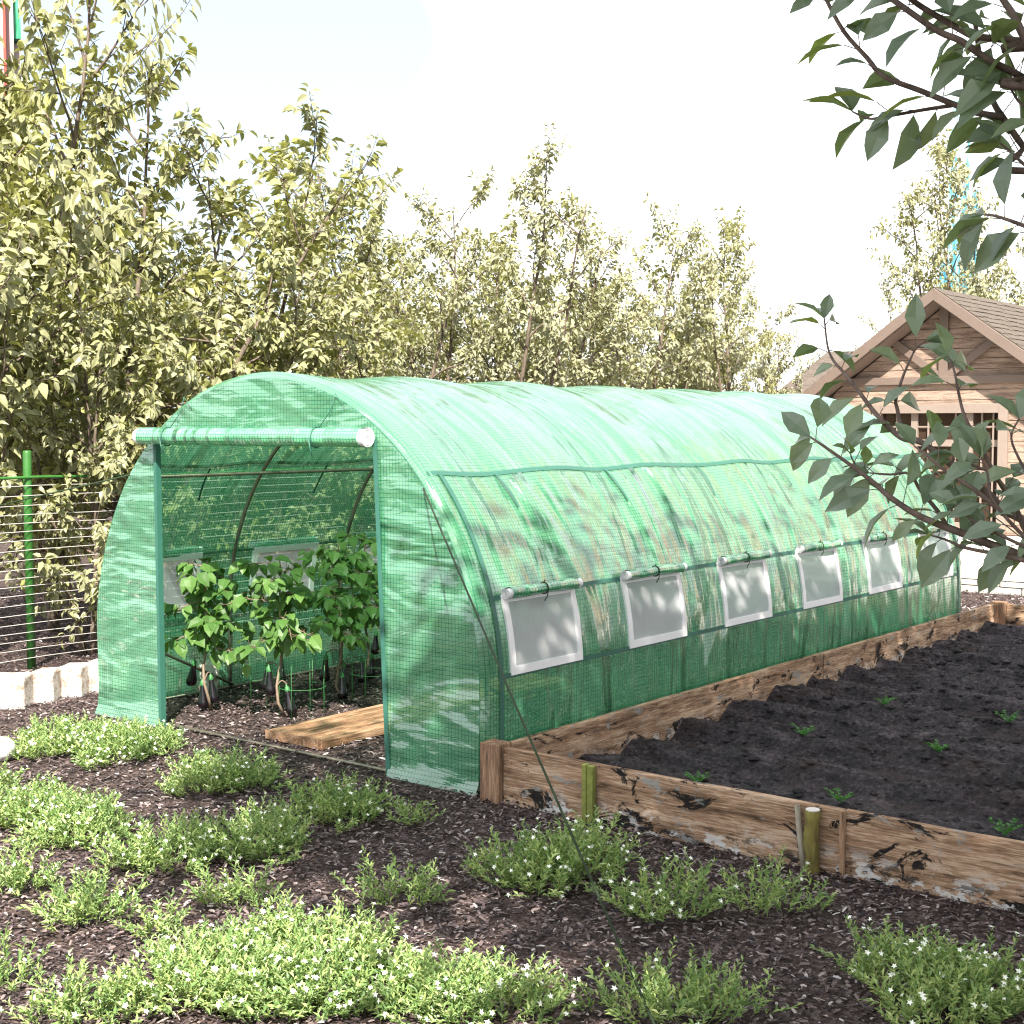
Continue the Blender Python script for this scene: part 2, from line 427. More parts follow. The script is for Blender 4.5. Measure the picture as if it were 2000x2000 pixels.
# tower skins
M_tower = plain('grey_tower_panel', (0.30, 0.29, 0.32), 0.7, 0, 0.1, 0.3)
M_towerb = plain('beige_tower_panel', (0.40, 0.34, 0.32), 0.7, 0, 0.1, 0.3)
M_red = plain('red_fin', (0.42, 0.045, 0.03), 0.5, 0, 0.1, 0.5)
m = Mat('green_glazing'); o = m.obj()
st = m.noise(m.map(o, (6, 6, 0.35)), 1.0, 3)
M_greenglass = m.done(m.pbr(m.ramp(st, [(0.35, (0.02, 0.20, 0.10)), (0.6, (0.10, 0.42, 0.24)), (0.75, (0.03, 0.2, 0.2))]), 0.25))
m = Mat('teal_glazing'); o = m.obj()
st = m.noise(m.map(o, (2.2, 2.2, 0.12)), 1.0, 6, 0.7)
M_teal = m.done(m.pbr(m.ramp(st, [(0.35, (0.01, 0.13, 0.22)), (0.5, (0.05, 0.22, 0.27)), (0.6, (0.45, 0.55, 0.58)), (0.7, (0.02, 0.17, 0.17))]), 0.35))

# ------------------------------------------------------------------ ground
rng = np.random.default_rng(5)
g = Geo()
xs = [-400, -60, -14] + list(np.linspace(-8, 8, 65)) + [14, 60, 400]
ys = [-400, -60, -14] + list(np.linspace(-6, 14, 81)) + [25, 60, 600]
P = []
for x in xs:
    r = []
    for y in ys:
        near = abs(x) <= 8 and -6 <= y <= 14
        z = 0.012 * mnoise.noise(Vector((x * 0.9, y * 0.9, 0.3))) if near and not (-3.3 < x < 4.3 and -0.3 < y < 6.9) else 0.0
        r.append((x, y, z - 0.004))
    P.append(r)
g.grid(P)
tag(g.build('ground', M_ground, smooth=True), kind='structure')

# loose bark chips that make up the mulch
def chips(N, x0, x1, y0, y1, keep, lmin, lmax):
    p = np.column_stack([rng.uniform(x0, x1, N), rng.uniform(y0, y1, N)])
    p = p[keep(p)]
    n = len(p)
    L = rng.uniform(lmin, lmax, n) * rng.choice([0.6, 1, 1, 1.7], n); W = L * rng.uniform(0.2, 0.6, n)
    W = np.minimum(W, 0.011)
    yaw = rng.uniform(0, 2 * np.pi, n); pit = rng.normal(0, 0.22, n); rol = rng.normal(0, 0.35, n)
    z = rng.uniform(0.001, 0.016, n)
    T = np.array([(-.5, -.32, 0), (-.1, -.5, .12), (.42, -.36, 0), (.5, .25, 0), (.05, .5, .12), (-.45, .36, 0)])
    V = np.zeros((n, 6, 3))
    a = T[None, :, 0] * L[:, None]; b = T[None, :, 1] * W[:, None]; c = T[None, :, 2] * W[:, None]
    zz = a * np.sin(pit)[:, None] + b * np.sin(rol)[:, None] + c
    V[..., 0] = p[:, 0:1] + a * np.cos(yaw)[:, None] - b * np.sin(yaw)[:, None]
    V[..., 1] = p[:, 1:2] + a * np.sin(yaw)[:, None] + b * np.cos(yaw)[:, None]
    V[..., 2] = z[:, None] + zz
    F = (np.arange(n)[:, None, None] * 6 + np.array([(0, 1, 4, 5), (1, 2, 3, 4)])[None]).reshape(-1, 4)
    return V.reshape(-1, 3), F
def keep_view(dmin, dmax, extra=0.9):
    def k(p):
        v = p - np.array(CAM[:2]); d = v @ np.array([-0.621, 0.784]); l = v @ np.array([0.784, 0.621])
        inside = (d > dmin) & (d < dmax) & (np.abs(l) < 0.372 * d + extra)
        bed = (p[:, 0] > 0.03) & (p[:, 1] > -0.03) & (p[:, 1] < 6.6)
        return inside & ~bed
    return k
parts = [chips(330000, -5, 4.2, -4.5, 3.5, keep_view(2.9, 6.0), 0.006, 0.024),
         chips(190000, -6, 3.5, -3, 5, keep_view(6.0, 9.2), 0.009, 0.028),
         chips(100000, -9, 3, -1, 12, keep_view(9.2, 14.5), 0.015, 0.042)]
off = 0; Vs, Fs = [], []
for V_, F_ in parts:
    Vs.append(V_); Fs.append(F_ + off); off += len(V_)
tag(np_obj('mulch', np.concatenate(Vs), np.concatenate(Fs), M_chip), 'brown bark mulch chips spread over the whole garden floor', 'mulch', kind='stuff')

# ------------------------------------------------------------------ greenhouse
RX, ZC, LEN = 1.5, 0.485, 6.0
ARC = math.pi * 1.495
TOT = 2 * ZC + ARC
def prof(s, off=0.0):
    """s = arc length from the ground on the left (x=-3) over the top to the right (x=0)"""
    if s < ZC: return (-1.5 - RX - off, s), (-1, 0)
    if s > ZC + ARC: return (-1.5 + RX + off, TOT - s), (1, 0)
    a = math.pi - (s - ZC) / 1.495
    return (-1.5 + (RX + off) * math.cos(a), ZC + (1.495 + off) * math.sin(a)), (math.cos(a), math.sin(a))
def s_of_z(z, side=1):
    a = 0 if z <= ZC else math.asin(min(1, (z - ZC) / 1.495))
    s = z if z <= ZC else ZC + a * 1.495
    return TOT - s if side > 0 else s
def film_off(y, s):
    arch = math.sin(math.pi * (y % 1.0)) ** 2
    top = max(0.0, min(1.0, (min(s, TOT - s) - 0.35) / 0.9))
    o = -0.026 * arch * top + 0.006 * mnoise.noise(Vector((y * 3.0, s * 0.8, 2.0))) * (0.3 + top)
    if y < 0.06 or y > LEN - 0.06:
        e = min(y, LEN - y); o = -0.035 * (1 - min(1, e / 0.05)) ** 2
    if min(s, TOT - s) < 0.06: o += 0.02 * (1 - min(s, TOT - s) / 0.06)
    return o
WZ0, WZ1 = 0.545, 0.895
GH = thing('polytunnel_greenhouse', 'long arched green gridded polytunnel greenhouse with rolled up door and six windows a side', 'greenhouse', (0, 0, 0))
slist = sorted(set([0, 0.02, 0.05] + [round(v, 5) for v in np.linspace(0.1, TOT - 0.1, 76)] + [TOT - 0.05, TOT - 0.02, TOT]))
cuts = [s_of_z(WZ0, -1), s_of_z(WZ1, -1), s_of_z(WZ0, 1), s_of_z(WZ1, 1)]
slist = sorted([s for s in slist if all(abs(s - c) > 0.03 for c in cuts)] + cuts)
ylist = [0, 0.012, 0.03, 0.05] + [round(v, 4) for v in np.arange(0.1, 5.91, 0.05)] + [5.95, 5.97, 5.988, 6.0]
g = Geo(); P, U = [], []
for y in ylist:
    r, u = [], []
    for s in slist:
        (x, z), (nx, nz) = prof(s); o = film_off(y, s)
        r.append((x + nx * o, y, max(0.0, z + nz * o))); u.append((y, s))
    P.append(r); U.append(u)
def hole(i, j):
    ym, sm = (ylist[i] + ylist[i + 1]) / 2, (slist[j] + slist[j + 1]) / 2
    fy = ym % 1.0
    if not (0.2 < fy < 0.75): return False
    return cuts[0] < sm < cuts[1] or cuts[3] < sm < cuts[2]
g.grid(P, U, hole)
g.build('tunnel_cover', M_film, GH, smooth=True)

def half_w(z):
    z2 = max(0.0, z - ZC)
    return (RX - 0.035) * math.sqrt(max(0.0, 1 - (z2 / 1.46) ** 2))
def dl(z): return -2.37 - 0.012 * z / 1.6
def dr(z): return -0.60 - 0.075 * z / 1.6
ZD = 1.635
def panel(g, y0, flip, door):
    zs = list(np.linspace(0, ZD, 34))
    def yy(x, z):
        b = 0.03 * max(0, 1 - z / 0.06) if z < 0.06 else 0
        return y0 + (-1 if not flip else 1) * (b + 0.008 * mnoise.noise(Vector((x * 2.5, z * 3.0, 7.0 + y0))))
    def strip(fa, fb, zs, n):
        P = [[(fa(z) + (fb(z) - fa(z)) * k / n, yy(fa(z) + (fb(z) - fa(z)) * k / n, z), z) for k in range(n + 1)] for z in zs]
        g.grid(P, [[(p[0] * 1.0 + 10, p[2]) for p in r] for r in P], None, flip)
    if door:
        strip(lambda z: -1.5 - half_w(z), lambda z: max(dl(z), -1.5 - half_w(z) + 0.002), zs, 8)
        strip(dr, lambda z: max(-1.5 + half_w(z), dr(z) + 0.002), zs, 8)
    else:
        strip(lambda z: -1.5 - half_w(z), lambda z: -1.5 + half_w(z), zs, 30)
    a0 = math.asin((ZD - ZC) / 1.46)
    zt = [ZC + 1.46 * math.sin(a) for a in np.linspace(a0, math.pi / 2 - 0.001, 14)]
    strip(lambda z: -1.5 - half_w(z), lambda z: -1.5 + half_w(z), zt, 30)
g = Geo(); panel(g, 0.0, False, True); g.build('front_panel', M_film2, GH, smooth=True)
g = Geo(); panel(g, LEN, True, False); g.build('rear_panel', M_film2, GH, smooth=True)
# green binding down both door jambs
for f, sx in ((dl, 1), (dr, -1)):
    g = Geo()
    g.grid([[(f(z) - 0.012 * sx + 0.0, -0.012, z), (f(z) + 0.014 * sx, -0.014, z)] for z in np.linspace(0, ZD, 20)], None, None, sx < 0)
    g.grid([[(f(z) + 0.014 * sx, -0.014, z), (f(z) + 0.014 * sx, 0.02, z)] for z in np.linspace(0, ZD, 20)], None, None, sx < 0)
    g.build('door_binding', M_strap, GH)
# steel frame
def hoop(y, off=-0.03, n=44):
    pts = []
    for k in range(n + 1):
        (x, z), _ = prof(TOT * k / n, off); pts.append((x, y, z))
    return pts
for k in range(7):
    g = Geo(); g.tube(hoop(min(5.96, max(0.045, float(k)))), 0.0125, 8); g.build('hoop_pipe', M_pipe, GH, smooth=True)
for z, sd in ((0.56, -1), (1.44, -1), (0.56, 1), (1.44, 1), (2.0, 1)):
    s = s_of_z(z, sd) if z < 1.9 else TOT / 2
    (x, zz), _ = prof(s, -0.055)
    g = Geo(); g.tube([(x, 0.05, zz), (x, 3, zz + 0.004), (x, 5.95, zz)], 0.011, 8); g.build('purlin_pipe', M_pipe, GH, smooth=True)
for sx, yA, yB in ((-2.94, 0.06, 1.0), (-0.06, 0.06, 1.0), (-2.94, 5.94, 5.0), (-0.06, 5.94, 5.0)):
    g = Geo(); g.tube([(sx, yA, 0.50), (sx, yB, 0.03)], 0.009, 8); g.build('brace_pipe', M_pipe, GH, smooth=True)
g = Geo(); g.tube([(-2.96, 0.03, 0.012), (-0.04, 0.03, 0.012)], 0.009, 8); g.build('base_pipe', M_pipe, GH, smooth=True)
for x in (-2.97, -0.035):
    g = Geo(); g.tube([(x, 0.03, 0.012), (x, 5.95, 0.012)], 0.009, 8); g.build('base_pipe', M_pipe, GH, smooth=True)
# webbing straps
def on_film(y, s, off):
    (x, z), (nx, nz) = prof(s); o = film_off(y, s) + off
    return (x + nx * o, y, z + nz * o)
for sd in (1, -1):
    for zc, w in ((0.535, 0.022), (0.898, 0.022), (1.475, 0.026)):
        s0 = s_of_z(zc, sd)
        g = Geo(); g.grid([[on_film(y, s0 - w / 2, 0.004), on_film(y, s0 + w / 2, 0.004)] for y in np.linspace(0.03 if zc > 1 else 0.10, 5.9, 90)])
        g.build('strap', M_strap, GH, smooth=True)
for yc in (0.115, 5.885):
    top = s_of_z(1.475, 1)
    g = Geo(); g.grid([[on_film(yc - 0.016, s, 0.006), on_film(yc + 0.016, s, 0.006)] for s in np.linspace(top, TOT, 40)], None, None, True)
    g.build('strap', M_strap, GH, smooth=True)
    g = Geo(); g.grid([[on_film(yc - 0.016, s, 0.006), on_film(yc + 0.016, s, 0.006)] for s in np.linspace(0.0, TOT - top, 40)])
    g.build('strap', M_strap, GH, smooth=True)
R_ = random.Random(3)
for sd in (1, -1):
    s0 = s_of_z(1.475, sd)
    for yc in (0.55, 1.52, 2.5, 3.5, 4.5, 5.4):
        g = Geo(); w = 0.008; ln = 0.20 + R_.random() * 0.06; dy = R_.uniform(-0.015, 0.06)
        pts = []
        for k in range(9):
            t = k / 8
            s = s0 + sd * ln * t
            y = yc + dy * t * t
            o = 0.006 + 0.012 * math.sin(t * 3.0)
            if sd < 0: o = -0.02 - 0.01 * t
            pts.append([on_film(y - w, s, o), on_film(y + w, s, o)])
        g.grid(pts); g.build('hanging_tie', M_strap, GH, smooth=True)

def spiral_end(g, c, axis, r, turns, depth, sgn):
    """wound sheet end: spiral ribbon with a little thickness"""
    c = Vector(c); ax = Vector(axis)
    u = Vector((0, 0, 1)); v = ax.cross(u).normalized()
    n = int(turns * 22)
    th = r / (turns + 0.6) * 0.5
    outer, inner = [], []
    for k in range(n + 1):
        t = k / n; a = 2 * math.pi * turns * t
        ro = r * (0.16 + 0.84 * t)
        d = u * math.cos(a) + v * math.sin(a)
        outer.append(c + d * ro); inner.append(c + d * max(0.0005, ro - th))
    e = ax * (depth * sgn)
    g.grid([[inner[k], outer[k]] for k in range(n + 1)])
    g.grid([[outer[k], outer[k] + e] for k in range(n + 1)])
    g.grid([[inner[k], inner[k] + e] for k in range(n + 1)])

# rolled-up door
DR = thing('door_roll', None, None, (0, 0, 0)); DR.parent = GH
zr, yr, rr = 1.642, -0.062, 0.047
g = Geo(); xa, xb = -2.455, -0.675
P, U = [], []
for k in range(41):
    x = xa + 0.03 + (xb - xa - 0.06) * k / 40
    row, ur = [], []
    for q in range(25):
        a = 2 * math.pi * q / 24
        r = rr * (1 + 0.03 * math.sin(3 * a + x * 5)) - 0.004 * (math.exp(-((x + 2.2) / 0.03) ** 2) + math.exp(-((x + 1.03) / 0.03) ** 2))
        row.append((x, yr - r * math.sin(a), zr + r * math.cos(a))); ur.append((x + 10, a * rr))
    P.append(row); U.append(ur)
g.grid(P, U); DRo = g.build('rolled_door', M_roll, GH, smooth=True)
bpy.data.objects.remove(DR)
for x, sg in ((xa, 1), (xb, -1)):
    g = Geo(); spiral_end(g, (x, yr, zr), (1, 0, 0), rr * 1.04, 5, 0.045, sg); g.build('roll_end', M_white, DRo)
for xt in (-2.2, -1.03):
    g = Geo()
    ring = [(xt + 0.012 * math.sin(a), yr - (rr + 0.004) * math.sin(a), zr + (rr + 0.004) * math.cos(a)) for a in np.linspace(0, 2 * math.pi, 25)]
    g.tube(ring, 0.0035, 6)
    g.tube([(xt, yr + 0.02, zr + rr), (xt + 0.05, -0.012, zr + 0.13), (xt + 0.085, -0.012, zr + 0.215)], 0.0022, 5)
    g.tube([(xt + 0.085, -0.012, zr + 0.215), (xt + 0.15, -0.012, zr + 0.15)], 0.0018, 5)
    g.tube([(xt, yr - rr - 0.006, zr), (xt + 0.012, yr - rr - 0.008, zr - 0.05), (xt + 0.02, yr - rr, zr - 0.09)], 0.0035, 5)
    g.build('door_tie', M_strap, DRo, smooth=True)
# windows: frame (border), netting pane, rolled flap with ends and a tie
def add_window(k, sd):
    ya, yb = k + 0.2, k + 0.75
    b = 0.026
    sa, sb = s_of_z(WZ0, sd), s_of_z(WZ1, sd)
    lo, hi = min(sa, sb), max(sa, sb)
    def pt(y, s, o):
        (x, z), (nx, nz) = prof(s); oo = o + 0.5 * film_off(y, s)
        return (x + nx * oo, y, z + nz * oo)
    g = Geo()
    def slab(y0, y1, s0, s1):
        ss = np.linspace(s0, s1, max(2, int(abs(s1 - s0) / 0.04) + 1)); ysn = (y0, y1)
        for o, fl in ((0.009, False), (-0.009, True)):
            g.grid([[pt(y, s, o) for s in ss] for y in ysn], None, None, fl)
        for s in (s0, s1): g.grid([[pt(y, s, -0.009), pt(y, s, 0.009)] for y in ysn])
        for y in ysn: g.grid([[pt(y, s, -0.009), pt(y, s, 0.009)] for s in ss])
    slab(ya - 0.012, ya + b, lo - 0.012, hi + 0.012); slab(yb - b, yb + 0.012, lo - 0.012, hi + 0.012)
    slab(ya + b, yb - b, lo - 0.012, lo + b); slab(ya + b, yb - b, hi - b, hi + 0.012)
    fr = g.build('window', M_white, GH, smooth=False)
    g = Geo(); ys_ = np.linspace(ya + b * 0.6, yb - b * 0.6, 7); ss = np.linspace(lo + b * 0.6, hi - b * 0.6, 8)
    g.grid([[pt(y, s, 0.002 + 0.006 * mnoise.noise(Vector((y * 5, s * 5, sd * 3)))) for s in ss] for y in ys_], [[(y, s) for s in ss] for y in ys_])
    g.build('netting', M_net, fr, smooth=True)
    st = s_of_z(WZ1 + 0.012, sd)
    c0, c1 = Vector(pt(ya - 0.01, st, 0.034)), Vector(pt(yb + 0.03, st, 0.034))
    ax = (c1 - c0).normalized(); r = 0.0265
    up = Vector((0, 0, 1)); sv = ax.cross(up).normalized()
    g = Geo(); P, U = [], []
    for i in range(17):
        t = 0.05 + 0.90 * i / 16
        c = c0.lerp(c1, t); row, ur = [], []
        for q in range(17):
            a = 2 * math.pi * q / 16
            r2 = r * (1 + 0.07 * math.sin(2 * a + 9 * t + k)) - 0.004 * math.exp(-((t - 0.5) / 0.05) ** 2)
            row.append(c + (up * math.cos(a) + sv * math.sin(a)) * r2); ur.append((t * 0.55 + k, a * r + 0.01))
        P.append(row); U.append(ur)
    g.grid(P, U); ro = g.build('flap_roll', M_roll, fr, smooth=True)
    for c, sg in ((c0, 1), (c1, -1)):
        g = Geo(); spiral_end(g, c, ax, r * 1.06, 4, 0.05, sg); g.build('roll_end', M_white, ro)
    g = Geo(); cm = c0.lerp(c1, 0.5)
    g.tube([cm + (up * math.cos(a) + sv * math.sin(a)) * (r + 0.001) for a in np.linspace(0, 2 * math.pi, 19)], 0.0035, 5)
    g.tube([cm + up * r, cm + up * (r + 0.012) + ax * 0.01], 0.003, 5)
    d = Vector((1, 0, 0)) * sd
    g.tube([cm + d * r - up * 0.01, cm + d * (r + 0.004) - up * 0.035 - ax * 0.01, cm + d * (r * 0.8) - up * 0.06 - ax * 0.022], 0.0028, 5)
    g.build('flap_tie', M_rope, ro, smooth=True)
for sd in (1, -1):
    for k in range(6): add_window(k, sd)

# guy ropes
def rope(label, pts, r=0.0044):
    g = Geo(); g.tube(pts, r, 6); o = g.build('guy_rope', M_rope, smooth=True)
    tag(o, label, 'rope', 'guy ropes of the greenhouse'); return o
a = Vector((-0.371, -0.005, 1.407)); b = ground(1310, 2075)
rope('thin dark green guy rope running down in front of the bed corner', [a, a.lerp(b, .5) - Vector((0, 0, .012)), b])
a = Vector((-0.36, 6.0, 1.42)); b = at_depth(2000, 1051, 9.4)
b = a + (b - a) * 2.0
rope('dark green guy rope behind the leafy limb in front of the cabin window', [a, a.lerp(b, .5) - Vector((0, 0, .01)), b])
a = Vector((-2.62, -0.003, 1.42)); b = at_depth(0, 984, 8.9); b = a + (b - a) * 2.2
rope('dark green guy rope slanting past the green fence post', [a, a.lerp(b, .5) - Vector((0, 0, .01)), b])

# ------------------------------------------------------------------ raised bed
BED = thing('raised_bed', 'long raised bed edged with rough stained brown planks beside the greenhouse', 'raised bed', (0, 0, 0))
def rough_plank(name, a, b, axis, mat, seed=0.0):
    """plank with slightly uneven faces"""
    g = Geo(); a, b = Vector(a), Vector(b)
    i = {'x': 0, 'y': 1}[axis]; o = 1 - i
    n = max(6, int((b[i] - a[i]) / 0.06))
    prof_ = []
    hz = 6
    ring = [(0, z) for z in range(hz + 1)] + [(1, z) for z in range(hz, -1, -1)]
    P = []
    for k in range(n + 1):
        L = a[i] + (b[i] - a[i]) * k / n; row = []
        for sd_, z in ring + [ring[0]]:
            zz = a[2] + (b[2] - a[2]) * z / hz
            w = a[o] if sd_ == 0 else b[o]
            w += (0.004 * mnoise.noise(Vector((L * 3, zz * 14, seed + sd_ * 5))) + 0.002 * mnoise.noise(Vector((L * 14, zz * 30, seed))))
            if z in (hz,): zz += 0.003 * mnoise.noise(Vector((L * 2.5, seed, 1.0)))
            v = [0, 0, 0]; v[i] = L; v[o] = w; v[2] = zz; row.append(v)
        P.append(row)
    g.grid(P)
    m_ = len(ring) + 1
    base = 0
    g.F.append(tuple(range(m_ - 1))); g.F.append(tuple(n * m_ + q for q in range(m_ - 1))[::-1])
    ob = g.build(name, mat, BED, bevel=0.004); return ob
rough_plank('plank', (0.125, -0.025, -0.02), (1.765, 0.012, 0.248), 'x', M_plankx, 1)
rough_plank('plank', (1.768, -0.012, -0.02), (3.55, 0.02, 0.246), 'x', M_plankx2, 5)
rough_plank('plank', (0.055, 0.05, -0.02), (0.09, 3.30, 0.245), 'y', M_planky, 2)
rough_plank('plank', (0.060, 3.303, -0.02), (0.095, 6.45, 0.245), 'y', M_planky, 8)
rough_plank('plank', (0.18, 6.49, -0.02), (3.55, 6.525, 0.25), 'x', M_plankx2, 11)
g = Geo(); g.box((0.012, -0.055, -0.02), (0.122, 0.046, 0.264)); g.build('corner_post', M_postz, BED, bevel=0.005)
g = Geo(); g.box((0.062, 6.452, -0.02), (0.176, 6.55, 0.262)); g.build('corner_post', M_postz, BED, bevel=0.005)
g = Geo(); g.box((1.758, -0.034, -0.02), (1.776, -0.0135, 0.247)); g.build('joint_batten', M_postz, BED, bevel=0.002)

# soil with cross furrows
g = Geo()
def soil_z(x, y):
    ph = (y - 1.12) / 0.51
    rid = 0.5 + 0.5 * math.cos(2 * math.pi * ph)
    rid = rid ** 1.5 if y > 0.75 else rid * max(0, (y - 0.3) / 0.45)
    big = mnoise.noise(Vector((x * 1.7, y * 1.7, 4)))
    l1 = mnoise.noise(Vector((x * 5, y * 8, 1))); l2 = mnoise.noise(Vector((x * 15, y * 17, 9))); l3 = mnoise.noise(Vector((x * 34, y * 34, 5)))
    return 0.010 + 0.098 * rid * (1 + 0.25 * big) + 0.016 * big + (0.008 + 0.022 * rid) * (l1 + 0.9 * abs(l2) + 0.8 * abs(l3) - 0.4)
xs = np.arange(0.075, 3.56, 0.022); ys = np.arange(0.0, 6.51, 0.022)
g.grid([[(x, y, soil_z(x, y)) for y in ys] for x in xs])
tag(g.build('soil', M_soil, smooth=True), kind='structure')
rs = np.random.default_rng(11)

# crumbs of soil
n = 16000
p = np.column_stack([rs.uniform(0.12, 3.4, n), rs.uniform(0.05, 6.4, n)])
rid_ = 0.5 + 0.5 * np.cos(2 * np.pi * (p[:, 1] - 1.12) / 0.51)
p = p[rs.random(n) < 0.25 + 0.75 * rid_]; n = len(p)
z = np.array([soil_z(a_, b_) for a_, b_ in p])
O = np.array([(1, 0, 0), (-1, 0, 0), (0, 1, 0), (0, -1, 0), (0, 0, 1), (0, 0, -1)], float)
FT = np.array([(0, 2, 4), (2, 1, 4), (1, 3, 4), (3, 0, 4), (2, 0, 5), (1, 2, 5), (3, 1, 5), (0, 3, 5)])
sz = rs.gamma(1.3, 0.0065, n).clip(0.002, 0.036)
V = p.repeat(6, 0).reshape(n, 6, 2)
V3 = np.concatenate([V, np.repeat(z[:, None, None], 6, 1)], 2) + O[None] * sz[:, None, None] * rs.uniform(0.6, 1.3, (n, 6, 1)) * np.array([1.3, 1, 0.6])
F3 = (np.arange(n)[:, None, None] * 6 + FT[None]).reshape(-1, 3)
tag(np_obj('soil_clods', V3.reshape(-1, 3), F3, M_soil), 'loose dark clods lying over the furrowed soil of the raised bed', 'soil', kind='stuff')

# ------------------------------------------------------------------ leaf machinery
def frames(D, N):
    D = D / np.linalg.norm(D, axis=1, keepdims=True)
    S = np.cross(D, N); S /= (np.linalg.norm(S, axis=1, keepdims=True) + 1e-9)
    U = np.cross(S, D)
    return D, S, U
# templates: (along, across, up); folded along the midrib, tip drooping
T_OVATE = np.array([(0, 0, 0), (.30, -.44, .10), (.30, 0, 0), (.30, .44, .10), (.68, -.33, .02), (.68, 0, -.07), (.68, .33, .02), (1, 0, -.22)])
F_OVATE = np.array([(0, 1, 2, 2), (0, 2, 3, 3), (1, 4, 5, 2), (2, 5, 6, 3), (4, 7, 5, 5), (5, 7, 6, 6)])
T_KITE = np.array([(0, 0, 0), (.36, -.5, .13), (.40, 0, 0), (.36, .5, .13), (1, 0, -.20)])
F_KITE = np.array([(0, 1, 2), (0, 2, 3), (1, 4, 2), (2, 4, 3)])
T_LANCE = np.array([(0, 0, 0), (.45, -.5, .12), (.45, .5, .12), (1, 0, -.08)])
F_LANCE = np.array([(0, 1, 3, 2)])
T_BIG = np.array([(0, 0, 0), (.16, -.22, .06), (.45, -.5, .08), (.74, -.33, -.02), (1, 0, -.20), (.74, .33, -.02), (.45, .5, .08), (.16, .22, .06), (.45, 0, 0), (.74, 0, -.09)])
F_BIG = np.array([(0, 1, 2, 8), (0, 8, 6, 7), (2, 3, 9, 8), (8, 9, 5, 6), (3, 4, 9, 9), (9, 4, 5, 5)])
def leaves(P, D, N, L, W, T, F):
    P, D, N = map(np.asarray, (P, D, N)); L, W = np.asarray(L), np.asarray(W)
    D, S, U = frames(D.astype(float), N.astype(float))
    V = P[:, None] + D[:, None] * (T[None, :, 0] * L[:, None])[..., None] + S[:, None] * (T[None, :, 1] * W[:, None])[..., None] + U[:, None] * (T[None, :, 2] * L[:, None])[..., None]
    FF = (np.arange(len(P))[:, None, None] * len(T) + F[None]).reshape(-1, F.shape[1])
    return V.reshape(-1, 3), FF
def mixed_obj(name, blocks, mat, parent, smooth=False):
    """blocks of (V, F) with any face width (last index may repeat)"""
    Vs, Fs, off = [], [], 0
    for V, F in blocks:
        for f in (F + off).tolist():
            if len(f) == 4 and f[3] == f[2]: f = f[:3]
            Fs.append(f)
        Vs.append(V); off += len(V)
    me = bpy.data.meshes.new(name); me.from_pydata(np.concatenate(Vs).tolist(), [], Fs)
    return finish(name, me, mat, parent, smooth)

